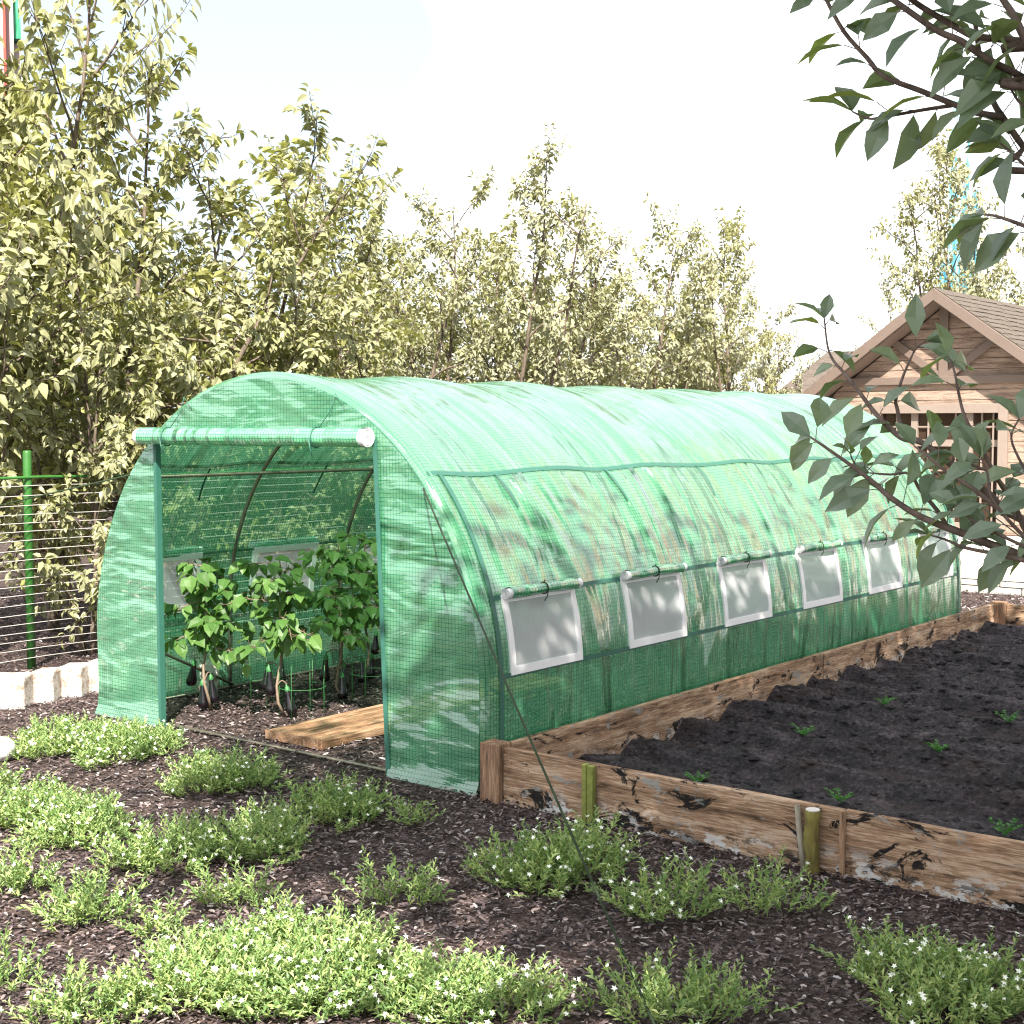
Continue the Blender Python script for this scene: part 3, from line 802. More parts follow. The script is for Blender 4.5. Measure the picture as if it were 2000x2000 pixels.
# ------------------------------------------------------------------ trees behind
def grow_tree(seed, H, R, base=0.5, nprim=17, leafL=0.10, dens=1.0, wr=(0.5, 0.68)):
    r = np.random.default_rng(seed)
    wood = Geo(); LP, LD = [], []
    def stem(p0, d0, length, r0, r1, bend, segs, lift=0.0):
        pts = [np.array(p0, float)]; d = np.array(d0, float); d /= np.linalg.norm(d)
        for k in range(segs):
            d = d + r.normal(0, bend, 3) + np.array((0, 0, lift)); d /= np.linalg.norm(d)
            pts.append(pts[-1] + d * length / segs)
        return pts, np.linspace(r0, r1, segs + 1)
    def put_leaves(pts, start, step):
        for i in range(len(pts) - 1):
            seg = pts[i + 1] - pts[i]; ln = np.linalg.norm(seg)
            k = max(1, int(ln / step))
            for q in range(k):
                t = (i + (q + r.random()) / k) / (len(pts) - 1)
                if t < start: continue
                for _ in range(1 if r.random() < 0.45 else 2):
                    out = r.normal(0, 1, 3); out -= seg * (out @ seg) / (ln * ln); out /= np.linalg.norm(out) + 1e-9
                    d = out * 0.8 + seg / ln * 0.45 + np.array((0, 0, 0.05))
                    LP.append(pts[i] + seg * ((q + r.random()) / k) + d * 0.03); LD.append(d)
    tops = []
    nst = 2 + int(r.random() * 2)
    for sN in range(nst):
        an = r.uniform(0, 6.28)
        lean = (0.02 if sN == 0 else 0.10) + (0.03 if sN == 0 else 0.16) * r.random()
        h = H * (0.98 if sN == 0 else r.uniform(0.72, 0.92))
        pts, rad_ = stem((0.05 * math.cos(an), 0.05 * math.sin(an), 0), (lean * math.cos(an), lean * math.sin(an), 1), h, 0.045 * H / 4.5, 0.006, 0.05, 12)
        wood.tube(pts, list(rad_), 6)
        put_leaves(pts, 0.72, 0.05 / dens)
        np_ = int(nprim * (1.0 if sN == 0 else 0.7))
        for k in range(np_):
            t = base / h + (0.97 - base / h) * (k + r.random() * 0.6) / np_
            i = min(len(pts) - 2, int(t * 12)); p = pts[i] + (pts[i + 1] - pts[i]) * (t * 12 - i)
            az = k * 2.4 + r.uniform(-.5, .5) + sN
            env = R * (0.35 + 0.75 * math.sin(math.pi * min(1.0, 0.12 + 0.80 * t)) ** 0.8) * r.uniform(0.7, 1.2)
            up = 0.25 + 0.75 * t + r.uniform(-.15, .2)
            bp, br = stem(p, (math.cos(az), math.sin(az), up), env, 0.016 * (1.2 - t * 0.6), 0.003, 0.13, 7, 0.03)
            wood.tube(bp, list(br), 4, False)
            put_leaves(bp, 0.3, 0.055 / dens)
            for j in range(5):
                tt = 0.25 + 0.7 * (j + r.random()) / 5
                i2 = min(6, int(tt * 7)); p2 = bp[i2] + (bp[i2 + 1] - bp[i2]) * (tt * 7 - i2)
                dd = (bp[i2 + 1] - bp[i2]); dd /= np.linalg.norm(dd)
                side = r.normal(0, 1, 3); side[2] = side[2] * 0.5 + 0.35
                tp, tr_ = stem(p2, dd * 0.6 + side * 0.75, env * r.uniform(0.28, 0.55), 0.006, 0.002, 0.14, 5, 0.02)
                wood.tube(tp, list(tr_), 3, False)
                put_leaves(tp, 0.05, 0.042 / dens)
    LP, LD = np.array(LP), np.array(LD)
    n = len(LP)
    LD = LD + r.normal(0, 0.25, (n, 3)) + np.array((0, 0, -0.55))
    rad0 = LP * np.array((1, 1, 0)); rad0 /= (np.linalg.norm(rad0, axis=1, keepdims=True) + 0.2)
    N = rad0 * 0.7 + np.column_stack([r.normal(0, .45, n), r.normal(0, .45, n), 0.75 * np.ones(n)])
    L = leafL * r.uniform(0.65, 1.2, n)
    V, F = leaves(LP, LD, N, L, L * r.uniform(*wr, n), T_OVATE, F_OVATE)
    return wood, (V, F), n

protos = []
for k, (sd_, H, R, b) in enumerate([(1, 4.6, 1.15, 0.6), (2, 4.4, 1.05, 0.5), (3, 4.8, 1.0, 0.6), (4, 4.2, 1.2, 0.45), (15, 4.6, 1.05, 0.5), (16, 4.6, 0.95, 0.5), (17, 4.4, 1.15, 0.4)]):
    w, lv, n = grow_tree(sd_, H, R, b, leafL=0.112 if k < 4 else 0.082, dens=1.5 if k < 4 else 2.1)
    protos.append((w, lv, float(np.percentile(lv[0][:, 2], 99.8))))
tree_meshes = [None] * 7
def place_tree(v, x, y, h, rot, label, sx=1.0, group='leafy trees beyond the wire fence'):
    t = thing('tree', label, 'tree', (x, y, -0.02), group)
    s = h / protos[v][2]
    t.scale = (s * sx, s * sx, s); t.rotation_euler = (0, 0, rot)
    if tree_meshes[v] is None:
        w, lv, H = protos[v]
        V = np.array(w.V); me = bpy.data.meshes.new('trunk'); me.from_pydata(V.tolist(), [], w.F)
        a = finish('trunk', me, M_bark, t, True)
        b = mixed_obj('crown', [lv], M_leaf if v < 4 else M_leafhaze, t)
        tree_meshes[v] = (a.data, b.data)
    else:
        for nm, me in zip(('trunk', 'crown'), tree_meshes[v]):
            o = bpy.data.objects.new(nm, me); COL.objects.link(o); o.parent = t
    return t
def tree_px(v, px, top, d, rot, label, sx=1.0, group='leafy trees beyond the wire fence'):
    b = at_depth(px, 835, d); h = CAM[2] + (835 - top) / FPX * d
    return place_tree(v, b.x, b.y, h, rot, label, sx, group)
tree_px(0, -45, 60, 10.2, 0.3, 'tall leafy tree against the grey tower at the left border', 0.95)
tree_px(1, 105, -60, 12.2, 2.2, 'tall thin topped tree just right of the grey tower', 0.8)
tree_px(0, 105, -230, 11.4, 3.9, 'highest tree of the left group reaching out of the top of the picture', 0.72)
tree_px(2, 262, 75, 11.3, 1.0, 'tall pale leafed tree with pointed top rising above the green fence post', 1.0)
tree_px(3, 165, 430, 10.2, 4.0, 'low bushy tree hanging over the fence wires by the greenhouse front', 0.9)
tree_px(1, 395, 205, 12.5, 5.1, 'broad tree whose shoulder juts into the white sky above the door roll', 1.05)
tree_px(3, 560, 455, 12.0, 0.9, 'large leafed low tree right behind the front arch of the greenhouse', 1.05)
tree_px(0, 650, 420, 13.5, 3.6, 'bushy tree behind the front hoop with dark gaps in its crown', 1.0)
tree_px(5, 745, 300, 15.5, 2.7, 'slim tree with one pointed top above the front of the greenhouse ridge', 0.9)
tree_px(4, 862, 345, 17.0, 0.2, 'tree with a thin leader behind the ridge between two taller pointed trees', 0.9)
tree_px(5, 995, 300, 16.5, 4.4, 'tallest spire topped tree above the middle of the greenhouse ridge', 0.85)
tree_px(6, 1115, 440, 17.5, 1.9, 'rounded fine leafed tree behind the middle of the ridge', 1.0)
tree_px(6, 1235, 410, 18.5, 3.2, 'dense fine leafed tree with a broad blunt top', 0.95)
tree_px(4, 1335, 510, 19.5, 5.6, 'lower tree in the dip between the blunt topped tree and the leaning spire', 0.9)
tree_px(5, 1425, 402, 18.5, 0.6, 'thin spire topped tree to the left of the shingled roofs', 0.8)
tree_px(4, 1500, 560, 20.0, 2.5, 'small outermost tree of the row beside the far hexagon shingled roof', 0.75)
for i, (px, top, d, v) in enumerate([(40, 330, 13.5, 2), (230, 420, 14.5, 0), (480, 470, 15, 1), (330, 420, 16, 3), (700, 480, 18, 4), (815, 470, 19, 6), (930, 470, 20, 6), (1060, 480, 21, 4), (1180, 530, 21, 6), (1300, 570, 22, 6), (1400, 590, 22, 4)]):
    tree_px(v, px, top, d, i * 1.3 + 0.4, 'low tree filling the second row behind the taller trees', 1.05, 'second row of trees')
tree_px(5, 1880, 250, 26, 0.9, 'tall airy tree behind the cabin roof in front of the teal tower', 0.75, 'trees behind the cabin')
tree_px(6, 1975, 400, 25, 2.9, 'darker dense tree behind the shingled slope of the cabin roof', 0.9, 'trees behind the cabin')
tree_px(4, 1752, 535, 24, 4.1, 'small sparse tree peeping over the peak of the cabin gable', 0.7, 'trees behind the cabin')
for i, (x, y, v, h) in enumerate([(9.2, 3.5, 0, 4.6), (9.8, 6.0, 2, 5), (9.0, 8.6, 1, 4.4), (10.5, 11, 3, 4.6), (8.4, 13.2, 0, 4.8)]):  # unseen trees, added so the side film mirrors dark green instead of sky
    place_tree(v, x, y, h, i * 1.7, 'unseen leafy tree added beyond the raised bed for green reflections in the film', 1.2, 'trees added out of view for reflections')

# ------------------------------------------------------------------ limbs of the nearby tree
def smooth_path(pts, n=4):
    pts = [Vector(p) for p in pts]; out = []
    for i in range(len(pts) - 1):
        p0, p1, p2, p3 = pts[max(i - 1, 0)], pts[i], pts[i + 1], pts[min(i + 2, len(pts) - 1)]
        for k in range(n):
            t = k / n
            out.append(0.5 * ((2 * p1) + (p2 - p0) * t + (2 * p0 - 5 * p1 + 4 * p2 - p3) * t * t + (3 * p1 - p0 - 3 * p2 + p3) * t ** 3))
    out.append(pts[-1]); return out
NT = thing('near_tree', 'near tree with big angular grey green leaves reaching in from the right', 'tree', (4.02, -0.98, 0))
wood = Geo()
R2 = np.random.default_rng(21)
LP, LD, LN, LL = [], [], [], []
view = np.array(at_depth(1000, 835, 1.0)) - np.array(CAM)
def limb(pix, d0, d1, r0, r1, leaf_step=62, start=0.0, size=0.125, side_first=1, root=None, tip=True):
    """limb surveyed as picture points (zoomed 2000 px frame) at depth d0..d1 metres"""
    pts = [at_depth(x, y, d0 + (d1 - d0) * i / max(1, len(pix) - 1)) for i, (x, y) in enumerate(pix)]
    if root is not None: pts = root + pts
    sp = smooth_path(pts, 4)
    wood.tube(sp, list(np.linspace(r0, r1, len(sp))), 7)
    nroot = 0 if root is None else len(root) * 4
    acc, side = leaf_step * 0.6, side_first
    for i in range(nroot, len(sp) - 1):
        a, b = np.array(sp[i]), np.array(sp[i + 1]); ln = np.linalg.norm(b - a)
        dep = proj(a)[2]; acc += ln * FPX / max(dep, 0.5)
        if (i - nroot) / max(1, len(sp) - 1 - nroot) < start: acc = min(acc, leaf_step); continue
        while acc > leaf_step:
            acc -= leaf_step * R2.uniform(0.75, 1.25)
            t = (b - a) / ln
            right = np.array((0.784, 0.621, 0)); up = np.array((0, 0, 1.0)); fw = np.array((-0.621, 0.784, 0))
            perp = np.cross(t, fw); perp /= np.linalg.norm(perp) + 1e-9
            for _ in range(2 if R2.random() < 0.65 else 1):
                d = perp * side * R2.uniform(0.5, 1.0) + t * R2.uniform(0.3, 0.9) + fw * R2.normal(0, 0.45) - up * R2.uniform(0.15, 0.75)
                d /= np.linalg.norm(d)
                pet = size * R2.uniform(0.12, 0.32)
                s0 = a + (b - a) * R2.random(); s1 = s0 + (d + up * 0.5) * pet
                wood.tube([s0, s1], 0.0013, 3, False)
                LP.append(s1); LD.append(d)
                LN.append(up * R2.uniform(0.4, 1.0) - fw * R2.uniform(0.0, 1.0) + right * R2.normal(0, 0.4))
                LL.append(size * 0.92 * R2.uniform(0.6, 1.1)); side = -side
    if tip:
        t = np.array(sp[-1]) - np.array(sp[-3]); t /= np.linalg.norm(t)
        for k in range(3):
            d = t + R2.normal(0, 0.45, 3) + np.array((0, 0, -0.15))
            LP.append(np.array(sp[-1])); LD.append(d); LN.append(np.array((0.4, -0.5, 0.8)) + R2.normal(0, .3, 3)); LL.append(size * R2.uniform(0.6, 0.95))
Z5 = lambda L: [(1450 + x * 0.3106, 520 + y * 0.3106) for x, y in L]
Z4 = lambda L: [(1400 + x * 0.3106, y * 0.3106) for x, y in L]
TRK = Vector((4.02, -0.98, 0))
lowr = [TRK + Vector((0, 0, 1.05)), TRK + Vector((-0.35, -0.02, 1.10)), at_depth(2330, 1230, 3.02)]
midr = [TRK + Vector((0, 0, 1.3)), TRK + Vector((-0.35, -0.02, 1.33)), at_depth(2330, 1130, 3.1)]
topr = [TRK + Vector((0.0, 0, 2.2)), TRK + Vector((-0.12, -0.04, 2.32))]
topr2 = [TRK + Vector((0.02, 0, 2.5)), TRK + Vector((-0.1, -0.06, 2.62))]
# lower spray
limb(Z5([(1771, 1830), (1560, 1750), (1280, 1640), (1110, 1570), (940, 1460), (800, 1340), (680, 1250), (510, 1130), (430, 1075)]), 3.05, 3.35, 0.014, 0.0025, 50, 0.05, 0.120, 1, lowr)
limb(Z5([(1771, 1600), (1560, 1440), (1330, 1260), (1130, 1110), (1000, 1080), (850, 940), (720, 770), (640, 670), (570, 590), (535, 500), (515, 330)]), 3.2, 3.7, 0.012, 0.002, 64, 0.05, 0.115, -1, midr)
limb(Z5([(1130, 1110), (1010, 1030), (975, 900), (965, 840), (1000, 720), (1040, 620), (1090, 520), (1150, 470)]), 3.4, 3.5, 0.006, 0.002, 74, 0.12, 0.12, 1)
limb(Z5([(2150, 1960), (1900, 1830), (1780, 1660), (1720, 1520), (1600, 1330), (1490, 1120), (1400, 950), (1360, 800), (1330, 650), (1290, 560)]), 3.03, 3.3, 0.008, 0.002, 76, 0.1, 0.115, 1)
limb(Z5([(1640, 1560), (1480, 1420), (1280, 1290), (1160, 1190), (1080, 1130)]), 3.05, 3.2, 0.006, 0.002, 70, 0.05, 0.11, -1)
limb(Z5([(1290, 1640), (1220, 1530), (1120, 1410), (1050, 1305), (930, 1310), (800, 1300)]), 3.2, 3.3, 0.006, 0.002, 60, 0.05, 0.112, 1)
limb(Z5([(1771, 1850), (1600, 1810), (1400, 1770), (1280, 1720), (1180, 1690)]), 3.0, 3.2, 0.006, 0.002, 52, 0.05, 0.118, -1)
limb(Z5([(1990, 1900), (1880, 1800), (1771, 1700), (1640, 1560), (1560, 1440), (1540, 1300), (1500, 1200)]), 3.0, 3.05, 0.006, 0.002, 70, 0.1, 0.11, 1)
limb(Z5([(2050, 1900), (1900, 1800), (1771, 1760), (1600, 1680), (1450, 1600), (1350, 1500)]), 2.95, 3.1, 0.006, 0.002, 66, 0.1, 0.115, -1)
limb(Z5([(1700, 1500), (1640, 1380), (1560, 1300), (1450, 1250), (1330, 1180)]), 3.1, 3.2, 0.005, 0.002, 70, 0.1, 0.105, -1)
limb(Z5([(2000, 1750), (1920, 1560), (1850, 1400), (1760, 1250), (1690, 1080), (1740, 960)]), 3.0, 3.1, 0.005, 0.002, 66, 0.1, 0.11, 1)
limb(Z5([(800, 1340), (730, 1280), (690, 1210), (680, 1180)]), 3.32, 3.3, 0.003, 0.0015, 40, 0.1, 0.09, -1)
# upper spray
limb(Z4([(2060, 1080), (1932, 930), (1800, 740), (1740, 640), (1680, 480), (1650, 330), (1620, 100), (1590, -60)]), 3.0, 3.2, 0.009, 0.005, 52, 0.05, 0.135, 1, topr)
limb(Z4([(1800, 735), (1640, 710), (1500, 660), (1280, 570), (1050, 480), (950, 370), (800, 200), (690, 0), (640, -120)]), 3.05, 3.3, 0.008, 0.004, 58, 0.03, 0.13, -1)
limb(Z4([(1500, 660), (1300, 690), (1050, 735), (950, 745), (850, 700)]), 3.15, 3.3, 0.005, 0.002, 50, 0.1, 0.135, 1)
limb(Z4([(2050, 560), (1932, 490), (1700, 370), (1540, 260), (1400, 200), (1250, 100), (1110, 0), (1000, -80)]), 2.9, 3.0, 0.009, 0.006, 44, 0.05, 0.135, 1, topr)
limb(Z4([(2050, 290), (1932, 260), (1640, 230), (1530, 185), (1300, 50), (1200, -20)]), 3.0, 3.1, 0.010, 0.006, 52, 0.05, 0.135, -1, topr2)
limb(Z4([(1990, 300), (1932, 230), (1860, 90), (1800, 0), (1750, -80)]), 2.85, 2.9, 0.010, 0.006, 40, 0.05, 0.135, 1)
limb(Z4([(2060, 1480), (1932, 1420), (1760, 1360), (1680, 1350)]), 2.9, 3.0, 0.006, 0.002, 36, 0.05, 0.135, 1)
limb(Z4([(2040, 1120), (1950, 1050), (1850, 960), (1780, 900)]), 2.95, 3.0, 0.005, 0.002, 36, 0.05, 0.14, -1)
limb(Z4([(2060, 800), (1980, 700), (1900, 640), (1850, 560)]), 2.9, 2.95, 0.005, 0.002, 40, 0.05, 0.14, 1)
# trunk and high crown (above and right of the frame; it shades the bed)
wood.tube(smooth_path([TRK + Vector((0.03, 0, -0.05)), TRK + Vector((0, 0, 0.6)), TRK + Vector((-0.02, 0.02, 1.5)), TRK + Vector((0.02, 0, 2.5)), TRK + Vector((0.1, 0.1, 4.0)), TRK + Vector((0.15, 0.2, 5.4))], 4), list(np.linspace(0.085, 0.02, 21)), 9)
def in_frame(p, mx=60, my=40):
    a = proj(p); return a[2] > 0.2 and -mx < a[0] < 2000 + mx and -my < a[1] < 2000
def cluster(P, D, N, L, wood, c, rad_, n, rng_, size, origin):
    c = np.array(c, float)
    wood.tube(smooth_path([origin, (np.array(origin) + c) / 2 + np.array((0, 0, 0.25)), c], 4), list(np.linspace(0.022, 0.005, 9)), 5)
    for k in range(n):
        q = c + rng_.normal(0, 1, 3) * np.array((rad_, rad_, rad_ * 0.5)) * 0.6
        if in_frame(q): continue
        P.append(q); D.append(np.array((q[0] - c[0], q[1] - c[1], -0.25)) + rng_.normal(0, .25, 3)); N.append(np.array((0, 0, 1)) + rng_.normal(0, .4, 3)); L.append(size * rng_.uniform(0.7, 1.15))
SH = (0.643 / math.tan(SUN_EL), -0.766 / math.tan(SUN_EL))
def over(gx, gy, h): return (gx + SH[0] * h, gy + SH[1] * h, h)
# places on the ground / bed that lie in this tree's shade
shade = []
for i in range(13):
    for k in range(-1, 8):
        for layer in (0, 1):
            gx, gy = 0.10 + k * 0.46 + R2.uniform(-.12, .12), -0.1 + i * 0.53 + R2.uniform(-.12, .12)
            shade.append((gx, gy, (3.9 if layer == 0 else 4.9) + R2.uniform(-.3, .4)))
for gx, gy, h in shade:
    c = over(gx, gy, h)
    if in_frame(c, 250, 200): continue
    cluster(LP, LD, LN, LL, wood, c, 0.42, 105, R2, 0.16, tuple(TRK + Vector((0.1, 0.1, min(4.6, h - 0.6)))))
LL = np.array(LL)
V, F = leaves(np.array(LP), np.array(LD), np.array(LN), LL, LL * R2.uniform(0.44, 0.60, len(LL)), T_BIG, F_BIG)
wood.build('trunk', M_barkl, NT, smooth=True)
mixed_obj('foliage', [(V - np.array(NT.location), F)], M_bigleaf, NT)

# a second tree stands behind the photographer's right shoulder; its shade falls over the foreground
ST = thing('shade_tree', 'tall tree standing behind the viewer that shades the mulch in front of the greenhouse', 'tree', (6.3, -4.6, 0))
wood2 = Geo(); P2, D2, N2, L2 = [], [], [], []
o2 = Vector((6.3, -4.6, 0))
wood2.tube(smooth_path([o2, o2 + Vector((0.05, 0, 1.5)), o2 + Vector((-0.1, 0.1, 3.2)), o2 + Vector((-0.3, 0.2, 5.2))], 4), list(np.linspace(0.13, 0.03, 13)), 9)
for gx, gy, h, n in [(2.3, -0.6, 4.2, 130), (2.6, -0.9, 5.0, 100), (1.7, -0.5, 4.6, 120), (1.2, -0.5, 5.0, 110), (0.6, -0.45, 4.4, 110), (0.1, -0.5, 4.9, 110), (-0.4, -0.55, 4.4, 100), (-0.9, -0.35, 5.0, 80), (0.25, -0.8, 4.4, 60), (1.45, -0.9, 4.2, 50), (1.95, -1.15, 4.8, 95), (2.35, -1.35, 4.5, 90), (-0.3, -1.05, 4.9, 34), (2.0, -0.1, 5.4, 60), (-1.3, 0.05, 5.2, 60)]:
    cluster(P2, D2, N2, L2, wood2, over(gx, gy, h), 0.55, int(n * 2.8), R2, 0.16, tuple(o2 + Vector((-0.2, 0.15, min(4.4, h - 0.4)))))
L2 = np.array(L2)
V, F = leaves(np.array(P2), np.array(D2), np.array(N2), L2, L2 * 0.58, T_BIG, F_BIG)
wood2.build('trunk', M_barkl, ST, smooth=True)
mixed_obj('foliage', [(V - np.array(ST.location), F)], M_bigleaf, ST)

# ------------------------------------------------------------------ cabin
HY, HX0, HX1, AX, AZ = 13.1, -4.56, -1.28, -2.92, 3.40
SL = 0.725
HB = 19.0
CB = thing('garden_cabin', 'timber cabin with a brown gable, dark shingled roof and small paned window', 'cabin', (AX, HY, 0))
def roof_z(x, dz=0.0): return AZ - SL * abs(x - AX) + dz
g = Geo()   # front wall of horizontal boards
bh = 0.135; z = 0.165; k = 0
WX0, WX1, WZa, WZb = -3.80, -2.16, 0.42, 1.90
while z < AZ - 0.12:
    z1 = min(z + bh - 0.006, AZ - 0.1)
    def clipx(zz):
        e = (AZ - 0.10 - zz) / SL
        return max(HX0, AX - e), min(HX1, AX + e)
    a0, b0 = clipx(z); a1, b1 = clipx(z1)
    if b1 - a1 < 0.02: break
    spans = [(None, None)]
    y0 = HY + 0.002 * (k % 3)
    if z1 > WZa and z < WZb:
        spans = [(None, WX0 + 0.02), (WX1 - 0.02, None)]
    for sa, sb in spans:
        q = [(sa if sa is not None else a0), (sb if sb is not None else b0), (sb if sb is not None else b1), (sa if sa is not None else a1)]
        f = [(q[0], y0, z), (q[1], y0, z), (q[2], y0 + 0.006, z1), (q[3], y0 + 0.006, z1)]
        b = [(p[0], HY + 0.05, p[2]) for p in f]
        g.add(f + b, [(0, 1, 2, 3), (7, 6, 5, 4), (0, 4, 5, 1), (1, 5, 6, 2), (2, 6, 7, 3), (3, 7, 4, 0)])
    z += bh; k += 1
g.box((HX0, HY + 0.06, 0.165), (HX0 + 0.06, HB, roof_z(HX0, -0.1)))
g.box((HX1 - 0.06, HY + 0.06, 0.165), (HX1, HB, roof_z(HX1, -0.1)))
g.box((HX0, HB, 0.165), (HX1, HB + 0.06, roof_z(HX0, -0.1)))
g.build('wall', M_siding, CB, bevel=0.003)
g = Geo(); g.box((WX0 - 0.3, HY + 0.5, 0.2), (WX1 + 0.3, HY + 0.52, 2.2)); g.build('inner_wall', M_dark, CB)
g = Geo(); g.box((HX0 - 0.02, HY - 0.03, 0.16), (HX1 + 0.02, HY - 0.004, 0.285)); g.build('plinth', M_plinth, CB, bevel=0.004)
g = Geo(); g.box((HX0 - 0.02, HY - 0.025, 0.286), (HX0 + 0.09, HY - 0.003, roof_z(HX0 + 0.05, -0.14))); g.build('corner_board', M_paint, CB, bevel=0.004)
g = Geo(); g.box((HX1 - 0.09, HY - 0.025, 0.286), (HX1 + 0.02, HY - 0.003, roof_z(HX1 - 0.05, -0.14))); g.build('corner_board', M_paint, CB, bevel=0.004)
# roof with shingle courses
yf = HY - 0.42
EX = 2.05
rf = None
for sgn in (-1, 1):
    g = Geo()
    d = Vector((sgn, 0, -SL)).normalized(); nn = Vector((sgn * SL, 0, 1)).normalized()
    top = Vector((AX, 0, AZ + 0.10))
    Ln = EX * math.sqrt(1 + SL * SL)
    p0, p1 = top, top + d * Ln
    f = [p0 - nn * 0.05, p1 - nn * 0.05, p1, p0]
    vs = [Vector((v.x, yf + 0.03, v.z)) for v in f] + [Vector((v.x, HB + 0.4, v.z)) for v in f]
    g.add(vs, [(0, 1, 2, 3), (7, 6, 5, 4), (0, 4, 5, 1), (1, 5, 6, 2), (2, 6, 7, 3), (3, 7, 4, 0)])
    rows = int(Ln / 0.13)
    for r_ in range(rows):
        yv = yf + 0.02 - R_.random() * 0.2
        while yv < HB + 0.4:
            w = R_.uniform(0.16, 0.34); a_ = max(yf + 0.02, yv); b_ = min(HB + 0.42, yv + w - 0.012)
            if b_ > a_:
                t0 = r_ * 0.13; t1 = t0 + 0.15 + R_.uniform(-0.012, 0.018); h = R_.uniform(0.010, 0.017)
                q0 = top + d * t0 + nn * 0.003; q1 = top + d * min(t1, Ln + 0.02) + nn * h
                q2 = top + d * min(t1, Ln + 0.02) + nn * 0.0
                g.add([(q0.x, a_, q0.z), (q1.x, a_, q1.z), (q1.x, b_, q1.z), (q0.x, b_, q0.z), (q2.x, a_, q2.z), (q2.x, b_, q2.z)], [(0, 1, 2, 3), (1, 4, 5, 2), (0, 4, 1), (3, 2, 5)])
            yv += w
    o = g.build('roof', M_shingle, CB)
# rake boards, king post, braces, tie beam
g = Geo()
for sgn in (-1, 1):
    a = Vector((AX, yf, AZ + 0.035)); b = a + Vector((sgn * EX, 0, -SL * EX))
    dn = Vector((0, 0, -0.13))
    up_ = Vector((0, 0, 0.06))
    for y0, y1 in ((yf - 0.012, yf + 0.028),):
        q = [a + up_, b + up_, b + dn * 0.75, a + dn * 0.75]
        vs = [Vector((v.x, y0, v.z)) for v in q] + [Vector((v.x, y1, v.z)) for v in q]
        g.add(vs, [(0, 1, 2, 3), (7, 6, 5, 4), (0, 4, 5, 1), (1, 5, 6, 2), (2, 6, 7, 3), (3, 7, 4, 0)])
g.build('rake_board', M_paint, CB, bevel=0.004)
g = Geo()
for sgn in (-1, 1):
    a = Vector((AX, 0, AZ - 0.03)); b = a + Vector((sgn * EX, 0, -SL * EX))
    q = [a, b, b - Vector((0, 0, 0.05)), a - Vector((0, 0, 0.05))]
    vs = [Vector((v.x, yf + 0.03, v.z)) for v in q] + [Vector((v.x, HY + 0.02, v.z)) for v in q]
    g.add(vs, [(0, 1, 2, 3), (7, 6, 5, 4), (0, 4, 5, 1), (1, 5, 6, 2), (2, 6, 7, 3), (3, 7, 4, 0)])
g.build('soffit', M_paint, CB)
fy = HY - 0.055
g = Geo(); g.box((AX - 0.06, fy, 2.36), (AX + 0.06, HY - 0.003, 3.30)); g.build('king_post', M_paint, CB, bevel=0.004)
g = Geo(); g.box((HX0, fy - 0.004, 2.265), (HX1, HY - 0.003, 2.365)); g.build('tie_beam', M_paint, CB, bevel=0.004)
for sgn in (-1, 1):
    p = Vector((AX + sgn * 0.05, HY - 0.028, 2.36)); q = Vector((AX + sgn * 0.70, HY - 0.028, 2.36 + 0.49))
    g = Geo(); g.bar(p, q, 0.046, 0.10); g.build('brace', M_paint, CB, bevel=0.004)
# window
g = Geo()
for a, b in (((WX0 - .1, WZa - .1), (WX0 + .02, WZb + .1)), ((WX1 - .02, WZa - .1), (WX1 + .1, WZb + .1)), ((WX0 + .021, WZb - .02), (WX1 - .021, WZb + .1)), ((WX0 + .021, WZa - .1), (WX1 - .021, WZa + .02))):
    g.box((a[0], HY - 0.05, a[1]), (b[0], HY + 0.02, b[1]))
WN = g.build('window', M_trim, CB, bevel=0.004)
g = Geo()
for xm in (-3.33, -2.58): g.box((xm - 0.045, HY + 0.03, WZa + .02), (xm + 0.045, HY + 0.075, WZb - .02))
g.box((WX0 + .02, HY + 0.034, 1.44), (WX1 - .02, HY + 0.072, 1.53))
for xm in (-3.58, -3.14, -2.77, -2.42, -2.27): g.box((xm - 0.011, HY + 0.04, WZa + .02), (xm + 0.011, HY + 0.06, WZb - .02))
for zm in (0.78, 1.12, 1.70): g.box((WX0 + .02, HY + 0.042, zm - 0.01), (WX1 - .02, HY + 0.058, zm + 0.01))
g.build('muntin', M_trim, WN)
g = Geo(); g.add([(WX0, HY + 0.085, WZa), (WX1, HY + 0.085, WZa), (WX1, HY + 0.085, WZb), (WX0, HY + 0.085, WZb)], [(0, 1, 2, 3)]); g.build('pane', M_glass, WN)

# terrace in front of the cabin
TR = thing('terrace', 'low pale boarded terrace on light stone blocks in front of the cabin', 'terrace', (0.5, 9.2, 0))
g = Geo(); x = -5.2; k = 0
while x < 6:
    g.box((x, 9.20, 0.135), (x + 0.185, 13.06, 0.165 - 0.002 * (k % 2))); x += 0.195; k += 1
g.build('deck_board', M_deck, TR, bevel=0.003)
g = Geo()
for row in range(2):
    x = -5.2 + (0.0 if row else -0.22)
    while x < 6:
        w = 0.44
        g.box((x, 9.215 - 0.008 * row, 0.006 + 0.064 * row - 0.02 * (row == 0)), (x + w - 0.012, 9.36, 0.064 + 0.064 * row)); x += w
g.build('stone_block', M_block, TR, bevel=0.006)

